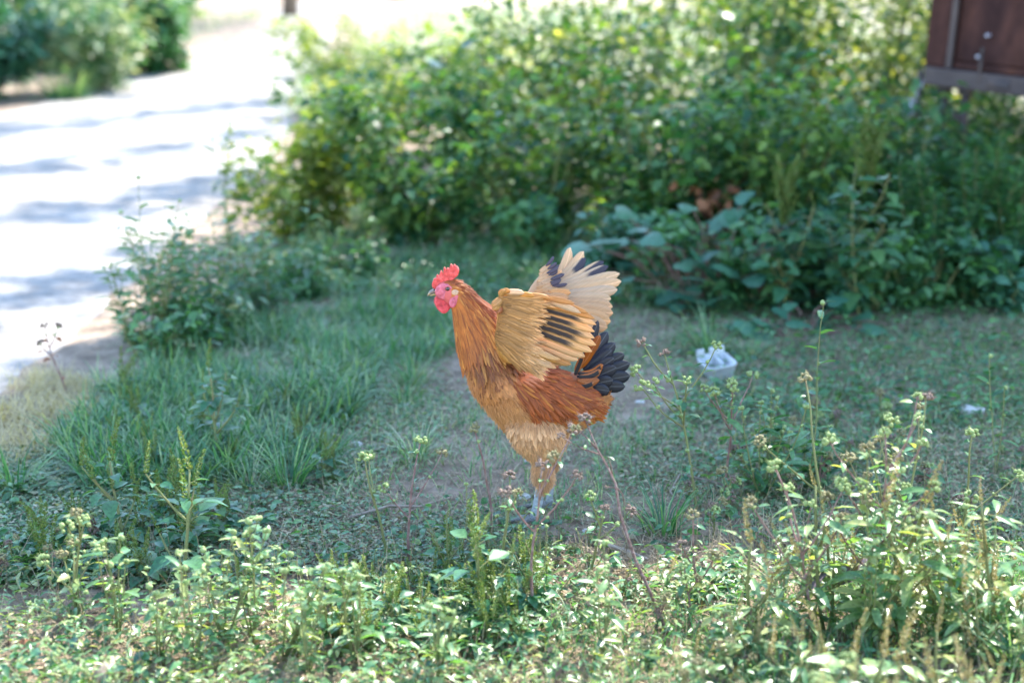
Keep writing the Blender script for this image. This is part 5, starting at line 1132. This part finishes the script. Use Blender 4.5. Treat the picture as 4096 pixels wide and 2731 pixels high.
named(3420, 2480, 1640, lambda h: mallow(606, h, 'serr_p', ('green', 'mix', 'green'), .9, .03, 8), 'sunlit weed with a crowd of round pale green heads')
named(3640, 2500, 1760, lambda h: mallow(640, h, 'serr_p', ('green', 'mix'), .9, .028, 7), 'sunlit weed with pale heads growing between the lit amaranths')
named(3250, 2560, 1800, lambda h: mallow(641, h, 'serr_p', ('mix', 'green'), .8, .028, 5), 'pale seeding weed on the bare stalk side of the lit clump')
named(3480, 2600, 1840, lambda h: sida(642, h, 8, .03, 'obl', .3), 'tall pale budding weed inside the lit clump', name='budding_weed')
named(3780, 2560, 1900, lambda h: sida(643, h, 7, .03, 'obl', .35), 'tall pale budding weed on the corner side of the lit clump', name='budding_weed')
named(3560, 2420, 1590, lambda h: mallow(607, h, 'serr', ('brown', 'mix'), .7, .03, 5), 'weed with brown heads rising over the sunlit crowd of heads', tilt=(0, .08))
named(3330, 2420, 1520, lambda h: mallow(608, h, 'serr', ('mix',), .3, .022, 1), 'thin nearly leafless shoot with a dry head beside the crowd of heads', tilt=(0, -.1))
named(3820, 2300, 1690, lambda h: mallow(609, h, 'serr', ('green',), .7, .032, 2), 'upright weed with paired serrated leaves and one head near the lit corner', tilt=(0, .1))
named(3920, 1960, 1440, lambda h: sida(610, h, 1, .03, 'lan', .05, .5), 'lone dark stalk with few leaves on the bare soil', name='narrow_leaf_weed') if False else None
named(3980, 1900, 1440, lambda h: sida(611, h, 2, .028, 'obl_d', .08, .7), 'lone dark stalk with few leaves on the bare soil', name='narrow_leaf_weed')
named(3540, 2560, 1960, lambda h: amaranth(612, h, 46, .085, 7, 'dry', 'lan_p'), 'sunlit amaranth with pale yellow leaves and dry spikes', 'amaranth', name='pale_amaranth')
named(3300, 2520, 1940, lambda h: amaranth(613, h, 34, .075, 3, 'dry', 'lan_p'), 'sunlit amaranth with one curved dry spike leaning to the bare stalk', 'amaranth', name='pale_amaranth', tilt=(0, -.15))
named(3980, 2600, 2000, lambda h: amaranth(614, h, 40, .08, 5, 'dry', 'lan_p'), 'yellowing amaranth with a big round leaf in the lit corner', 'amaranth', name='pale_amaranth')
named(3000, 2560, 2080, lambda h: amaranth(615, h, 26, .06, 4, 'dry', 'lan_p'), 'small lit amaranth between bare stalk and curved spike plant', 'amaranth', name='pale_amaranth')
named(2800, 2420, 2020, lambda h: mallow(616, h, 'serr', ('mix', 'brown'), .6, .024, 2), 'small seeding weed just right of the bare stalk')
named(2130, 2480, 1840, lambda h: mallow(617, h, 'serr', ('brown', 'brown', 'mix'), .35, .024, 4), 'dark stemmed seeding weed in front of the rooster legs', tilt=(0, .03))
named(2020, 2360, 1880, lambda h: mallow(618, h, 'serr', ('brown', 'mix'), .4, .022, 2), 'small seeding weed with a bristly head left of the rooster legs')
named(2340, 2330, 1990, lambda h: mallow(619, h, 'serr', ('brown', 'green'), .6, .026, 2), 'low seeding weed spreading right of the rooster feet', tilt=(0, .3))
named(1970, 2150, 1690, lambda h: mallow(620, h, 'serr', ('mix',), .12, .016, 0), 'thin dry upright twig left of the rooster thigh')
named(1640, 2260, 1760, lambda h: mallow(621, h, 'serr', ('mix', 'green'), .5, .024, 2), 'upright sparse weed on the soil left of the rooster')
named(1560, 2250, 1800, lambda h: mallow(622, h, 'serr', ('green',), .5, .024, 1), 'second sparse upright weed left of the rooster, leaning outwards', tilt=(0, -.14))
named(1820, 2330, 1860, lambda h: wiry(623, h, 6), 'wiry grey sprigs between the upright weeds and rooster legs', name='wiry_weed')
named(1950, 2480, 2120, lambda h: amaranth(624, h, 22, .055, 7, 'spike'), 'shaded amaranth with plump green spikes before the rooster', 'amaranth', name='spiked_amaranth')
named(2180, 2420, 2080, lambda h: wiry(625, h, 6), 'wiry pale sprigs at the rooster feet', name='wiry_weed')
named(900, 2560, 1990, lambda h: sida(626, h, 7, .022, 'obl', .35, 1.0), 'tall sunlit sprawling weed with tiny buds at the front', name='budding_weed')
named(1130, 2620, 2080, lambda h: sida(627, h, 6, .022, 'obl', .5, 1.0), 'wide sunlit budding weed leaning toward the amaranths', name='budding_weed', tilt=(0, .1))
named(640, 2620, 2180, lambda h: sida(628, h, 6, .022, 'obl', .6, 1.0), 'low sunlit budding weed left of the tall one', name='budding_weed', tilt=(0, -.1))
named(1330, 2560, 2190, lambda h: sida(629, h, 5, .022, 'obl', .45, .9), 'small budding weed with one long shoot by the shaded amaranths', name='budding_weed')
for px, py, ty, sd, lb in [(480, 2560, 2120, 650, 'lit shoots with narrow leaves next to the red stemmed weed'), (780, 2640, 2160, 651, 'slender lit shoots inside the left budding patch'), (1010, 2560, 2040, 652, 'tall slender lit shoots behind the wide budding weed'), (1420, 2640, 2180, 653, 'lone slender shoots at the edge of the shaded amaranths'), (1240, 2700, 2280, 654, 'short slender shoots before the wide budding weed'), (2420, 2620, 2200, 655, 'slender shoots near the foot of the bare stalk'), (1760, 2700, 2330, 656, 'slender shoots in the low front ground before the spiked amaranth')]:
    named(px, py, ty, lambda h, sd=sd: sida(sd, h * 1.05, 5, .027, 'obl', .2, .8), lb, name='budding_weed')
named(300, 2480, 2020, lambda h: mallow(630, h, 'serr_p', ('mix', 'green'), 1.0, .024, 6), 'red stemmed weed with pale lit tips at the far left front')
named(740, 2360, 1880, lambda h: amaranth(631, h, 24, .05, 5, 'spike'), 'brown stemmed branching amaranth in the shade behind the budding weeds', 'amaranth', name='spiked_amaranth')
named(500, 2200, 1850, lambda h: amaranth(632, h, 26, .05, 6, 'spike'), 'leafy amaranth with an upright spike in the left shade', 'amaranth', name='spiked_amaranth')
named(880, 1860, 1480, lambda h: amaranth(633, h, 40, .045, 3, 'spike', 'ov_a'), 'broad leafy weed in the middle of the bank grass', 'weed', name='leafy_weed')
named(270, 1580, 1290, lambda h: mallow(634, h, 'dead', ('brown',), .5, .03, 2), 'dry brown stalk with a nodding top at the lane edge', name='dry_stalk')
# ------------------------------------------------------------------ the many small weeds
prot = {'amaranth': [amaranth(700 + i, .07, 20, .055, 5, 'spike') for i in range(4)], 'pale': [amaranth(710 + i, .14, 22, .055, 4, 'dry', 'lan_p' if i % 2 else 'ov_p') for i in range(4)], 'mallow': [mallow(720 + i, .09, 'serr', ('mix', 'green', 'brown'), 1.7, .034, 4) for i in range(4)], 'mallow_p': [mallow(730 + i, .13, 'serr_p', ('green', 'mix'), 1.3, .034, 4) for i in range(4)], 'sida': [sida(740 + i, .2, 6, .021, 'obl', .7) for i in range(4)], 'wiry': [wiry(750 + i, .16, 5) for i in range(2)]}
KIND = {'amaranth': ('spiked_amaranth', 'amaranth'), 'pale': ('pale_amaranth', 'amaranth'), 'mallow': ('seeding_weed', 'weed'), 'mallow_p': ('pale_seeding_weed', 'weed'), 'sida': ('budding_weed', 'weed'), 'wiry': ('wiry_weed', 'weed')}
def sow(key, n, box, smin, smax, label, seed, minsep=.03):
    q = random.Random(seed); put = []; tries = 0
    while len(put) < n and tries < n * 30:
        tries += 1; g0 = G(q.uniform(box[0], box[1]), q.uniform(box[2], box[3]))
        if any((g0[0] - a) ** 2 + (g0[1] - b) ** 2 < minsep ** 2 for a, b in put) or (abs(g0[0] - ROOT[0]) < .12 and abs(g0[1] - ROOT[1]) < .09): continue
        put.append((g0[0], g0[1])); plant(KIND[key][0], q.choice(prot[key]), g0, q.uniform(0, 6.28), q.uniform(smin, smax), label, KIND[key][1], label, (q.uniform(-.15, .15), q.uniform(-.15, .15)))
sow('amaranth', 30, (1250, 2150, 2330, 2600), .5, .95, 'low shaded amaranth with short green spikes in the middle front patch', 1, .045)
sow('amaranth', 12, (150, 1000, 2050, 2400), .6, 1.0, 'low amaranth in the left shade behind the budding weeds', 2, .05)
sow('pale', 22, (2600, 4200, 2380, 2900), .45, 1.0, 'small lit amaranth with dry spikes in the right front tangle', 3, .045)
sow('mallow_p', 18, (2600, 4200, 2350, 2950), .45, .95, 'small lit seeding weed in the right front tangle', 4, .04)
sow('mallow', 16, (1900, 3000, 2350, 2800), .4, .75, 'small seeding weed in the front ground under the bare stalk', 5, .045)
sow('mallow_p', 12, (1000, 2700, 2560, 2950), .3, .5, 'short pale seeding weed along the front edge of the weeds', 6, .045)
sow('sida', 10, (250, 1350, 2460, 2950), .4, .8, 'low sunlit budding weed in the left front patch', 7, .045)
sow('mallow', 12, (-100, 500, 2150, 2600), .5, .9, 'small seeding weed on the left front soil', 8, .05)
sow('mallow', 16, (1960, 2380, 2110, 2300), .3, .5, 'tiny seeding weed at the rooster feet', 14, .035)
sow('wiry', 10, (1500, 2600, 2180, 2450), .5, .9, 'thin wiry sprig on the soil before the rooster', 9, .06)
sow('mallow', 22, (2750, 4150, 1650, 2200), .5, 1.0, 'shaded seeding weed on the bare soil to the right', 10, .06)
sow('amaranth', 14, (400, 1300, 1550, 1950), .5, .9, 'low leafy weed among the bank grass', 11, .07)
sow('pale', 7, (3300, 4250, 2800, 3300), .8, 1.2, 'large blurred pale amaranth at the very front right', 12, .07)
sow('mallow_p', 5, (2550, 3500, 2850, 3300), .8, 1.2, 'large blurred pale weed at the very front', 13, .07)
# tufts
tms = [tuft_mesh(800 + i, 80, .15, .0035, .9, 'grass', .03) for i in range(3)] + [tuft_mesh(810 + i, 90, .12, .003, .8, 'softgrass', .03) for i in range(2)]
for i, (px, py, s_, lb) in enumerate([(1150, 1960, 1.0, 'splayed green grass tuft at the edge of the bare soil'), (2840, 1400, 1.25, 'upright grass tuft right behind the white tub'), (60, 1960, .9, 'dark grass tuft at the lane edge near the straw'), (420, 1560, .8, 'small dark tuft beside the dry nodding stalk'), (3000, 1420, .8, 'short tuft beside the white tub'), (2650, 2140, .9, 'thin arching grass tuft right of the rooster feet'), (4080, 2700, 1.0, 'fine lit grass tuft in the front corner'), (1280, 1900, .7, 'small tuft touching the splayed grass tuft'), (1000, 1960, .8, 'grass tuft on the bank side of the splayed tuft')]):
    g0 = G(px, py); tuft('grass_tuft', tms[i % 5], g0, i * 1.1, s_, lb)
q = random.Random(5)
for i in range(46):
    g0 = G(q.uniform(350, 1700), q.uniform(1180, 1880)); 
    if g0[0] > -1.05: tuft('grass_tuft', q.choice(tms), g0, q.uniform(0, 6), q.uniform(.45, .95), 'small grass tuft in the bank between lane and soil', 'small grass tufts of the bank')
# ------------------------------------------------------------------ small things on the soil
def stone(name, px, py, r_, mat, label, group=None, flat=.55, seed=0):
    q = random.Random(seed); g0 = G(px, py); bm = bmesh.new(); bmesh.ops.create_icosphere(bm, subdivisions=2, radius=1)
    for v in bm.verts: v.co *= q.uniform(.82, 1.12)
    for v in bm.verts: v.co = Vector((v.co.x * r_ * q.uniform(.97, 1.03) * 1.2, v.co.y * r_, v.co.z * r_ * flat))
    me = bpy.data.meshes.new(name); bm.to_mesh(me); bm.free(); me.materials.append(M[mat]); o = link(bpy.data.objects.new(name, me)); o.location = (g0[0], g0[1], float(ground_z(g0[0], g0[1])) + r_ * flat * .4); o.rotation_euler[2] = q.uniform(0, 6); return tag(o, label, 'stone', group)
q = random.Random(15)
for i in range(46): stone('pebble', q.uniform(1350, 4000), q.uniform(1480, 2250), q.uniform(.003, .0085), 'pebble', 'small pale pebble on the trodden soil', 'pale pebbles on the trodden soil', .6, i)
for i, (px, py, r_, lb) in enumerate([(1425, 1795, .014, 'white flake lying at the edge of the bank grass'), (1625, 1640, .012, 'white stone on the soil left of the rooster breast'), (2095, 1990, .014, 'pale stone beside the rooster feet'), (2560, 1615, .011, 'small white stone behind the rooster tail'), (3890, 1640, .03, 'pale crumpled scrap on the far soil near the lone dark stalk'), (1230, 1390, .03, 'grey lump of stone in the bank grass')]): stone('white_stone', px, py, r_, 'pebble', lb, None, .45, 50 + i)
def stick(pxs, r_, label, z=.012, mat='stick'):
    g = [G(*p_) for p_ in pxs]; b = g[0]; mb = MB(); mb.tube([(x - b[0], y - b[1], z + .004 * math.sin(i * 2.1)) for i, (x, y, _) in enumerate(g)], [r_ * (1 - .5 * i / len(g)) for i in range(len(g))], 7); o = mb.obj('dry_stick', M[mat]); o.location = (b[0], b[1], float(ground_z(b[0], b[1]))); return tag(o, label, 'stick')
stick([(1150, 1370), (1350, 1330), (1450, 1290), (1560, 1250)], .007, 'pale dry branch lying in the bank grass'); stick([(1300, 1340), (1420, 1345), (1540, 1345)], .004, 'thin dry twig crossing the pale branch')
stick([(1400, 2100), (1560, 2060), (1680, 2050), (1800, 2020)], .003, 'thin brown twig on the soil before the rooster'); stick([(3640, 2320), (3720, 2400), (3850, 2470), (3960, 2530)], .006, 'dark brown broken branch under the lit corner weeds', .05, 'woodstem'); stick([(2830, 2420), (2950, 2450), (3040, 2480), (3090, 2520)], .006, 'weathered grey root lying in the litter')
stick([(2380, 2190), (2450, 2215), (2520, 2225), (2590, 2260)], .0045, 'curved pale root beside the bare stalk'); stick([(2900, 1960), (2720, 1920), (2680, 1980), (2700, 2010)], .003, 'thin pale curved stem on the soil under the tub weeds')
stick([(400, 2760), (450, 2700), (470, 2670)], .014, 'short weathered stub of wood at the front edge', .02)
for (px, py, key, sz, lb) in [(60, 2640, 'dead', .04, 'red brown fallen leaf on the front left soil'), (370, 2470, 'dead', .03, 'dark red leaf among the front left weeds'), (3340, 2470, 'purple', .07, 'purple withered leaf hanging in the lit right tangle'), (3200, 2500, 'purple', .05, 'grey withered leaf beside the purple one')]:
    g0 = G(px, py); o = link(bpy.data.objects.new('fallen_leaf', LM[key])); o.scale = (sz,) * 3; o.location = (g0[0], g0[1], .06 if key == 'purple' else .02); o.rotation_euler = (R(50) if key == 'purple' else R(15), R(20), R(-60)); tag(o, lb, 'leaf')

# ------------------------------------------------------------------ the shade tree (stands beside the trailer, crown overhead)
TBX, TBY = 4.9, 9.2
tree = empty('shade_tree', (TBX, TBY, 0), 'tall spreading shade tree whose crown overhangs the rooster ground', 'tree')
tq = np.random.default_rng(91); SH = np.array([S.x / S.z, S.y / S.z])
def shade_density(x, y):
    """how closely the crown covers the sun above a ground point"""
    d = np.zeros_like(x)
    front = 2.62 + 0.10 * np.sin(3.1 * x + 1) + 0.06 * np.sin(7 * x) + .26 * np.clip((x - .3) / .3, 0, 1)
    core = (y > front) & (y < 4.75 + 0.55 * np.clip(x, 0, 3)) & (x > -1.12 + .1 * np.sin(3 * y)) & (x < 4.2); d[core] = 1.0
    thick = (y >= 4.75 + 0.55 * np.clip(x, 0, 3)) & (y < 8) & (x > -1.1) & (x < 4); d[thick] = .12
    lane = (x <= -1.12) & (x > -3.8) & (y > 2.5) & (y < 11); st_ = np.sin(2.9 * (y - 1.5 * x) + .8 * np.sin(2.1 * x)) + .6 * np.sin(6.3 * (y - 1.5 * x) + 1.3); d[lane & (st_ > .3)] = .17
    return d
NC = 5200; cx, cy = tq.uniform(-3.8, 4.2, NC * 5), tq.uniform(2.4, 11, NC * 5); keep = tq.random(NC * 5) < shade_density(cx, cy) * .9; cx, cy = cx[keep][:NC], cy[keep][:NC]
hh = np.where(cx < -1.12, tq.uniform(7.5, 10, len(cx)), tq.uniform(3.6, 5.6, len(cx))); cl = np.stack([cx + SH[0] * hh, cy + SH[1] * hh, hh], 1)
nl = 7; pos = np.repeat(cl, nl, 0) + tq.normal(0, .075, (len(cl) * nl, 3))
# sun flecks: leaves missing along the ray to a few spots
def world(q_): return q_ + ROOT
spots = [(world(Q(1992, 1335, -.03)), .035), (world(Q(2010, 1172, -.11)), .045), (world(Q(2040, 1180, -.11)), .03), (world(Q(1812, 1125, 0)), .012), (world(Q(1820, 1090, 0)), .02)]
spots += [(P(x, y, 2.42), r_) for x, y, r_ in ((3300, 1750, .10), (3500, 1720, .09), (3700, 1620, .06), (3400, 1900, .12), (3620, 1950, .08), (3780, 1850, .06))]
Sv = np.array(S); ok = np.ones(len(pos), bool)
for c, r_ in spots:
    d = pos - c; t = d @ Sv; ok &= np.linalg.norm(d - t[:, None] * Sv, axis=1) > r_ + .045
pos = pos[ok]; n = len(pos); d = tq.normal(0, 1, (n, 3)); d[:, 2] *= .5; X, Y, Z = axes(d, tq.normal(0, .7, n)); V, F = scatter(L_OVATE, pos - np.array([TBX, TBY, 0]), X, Y, Z, .13 * tq.uniform(.7, 1.3, n))
cw = link(bpy.data.objects.new('crown', np_mesh('crown', V, F, M['bush'], tint=np.repeat(tq.random(n), len(L_OVATE[0])))), tree); cw['kind'] = 'stuff'
mb = MB(); mb.tube([(0, 0, -.1), (-.05, -.02, .8), (-.12, -.05, 2.0), (-.3, -.1, 3.2)], [.26, .2, .17, .14], 12); mb.obj('trunk', M['bark'], tree)
q = random.Random(17)
for k in range(16):
    c = cl[tq.integers(0, len(cl))] - np.array([TBX, TBY, 0]); mb = MB(); s0 = Vector((-.3, -.1, 3.1)) + Vector((0, 0, q.uniform(-.9, .1))); e_ = Vector(c); m1 = s0.lerp(e_, .35) + Vector((0, 0, .25)); m2 = s0.lerp(e_, .7) + Vector((q.uniform(-.2, .2), q.uniform(-.2, .2), .2)); mb.tube([s0, m1, m2, e_], [.07, .045, .025, .008], 7); mb.obj('limb', M['bark'], tree)
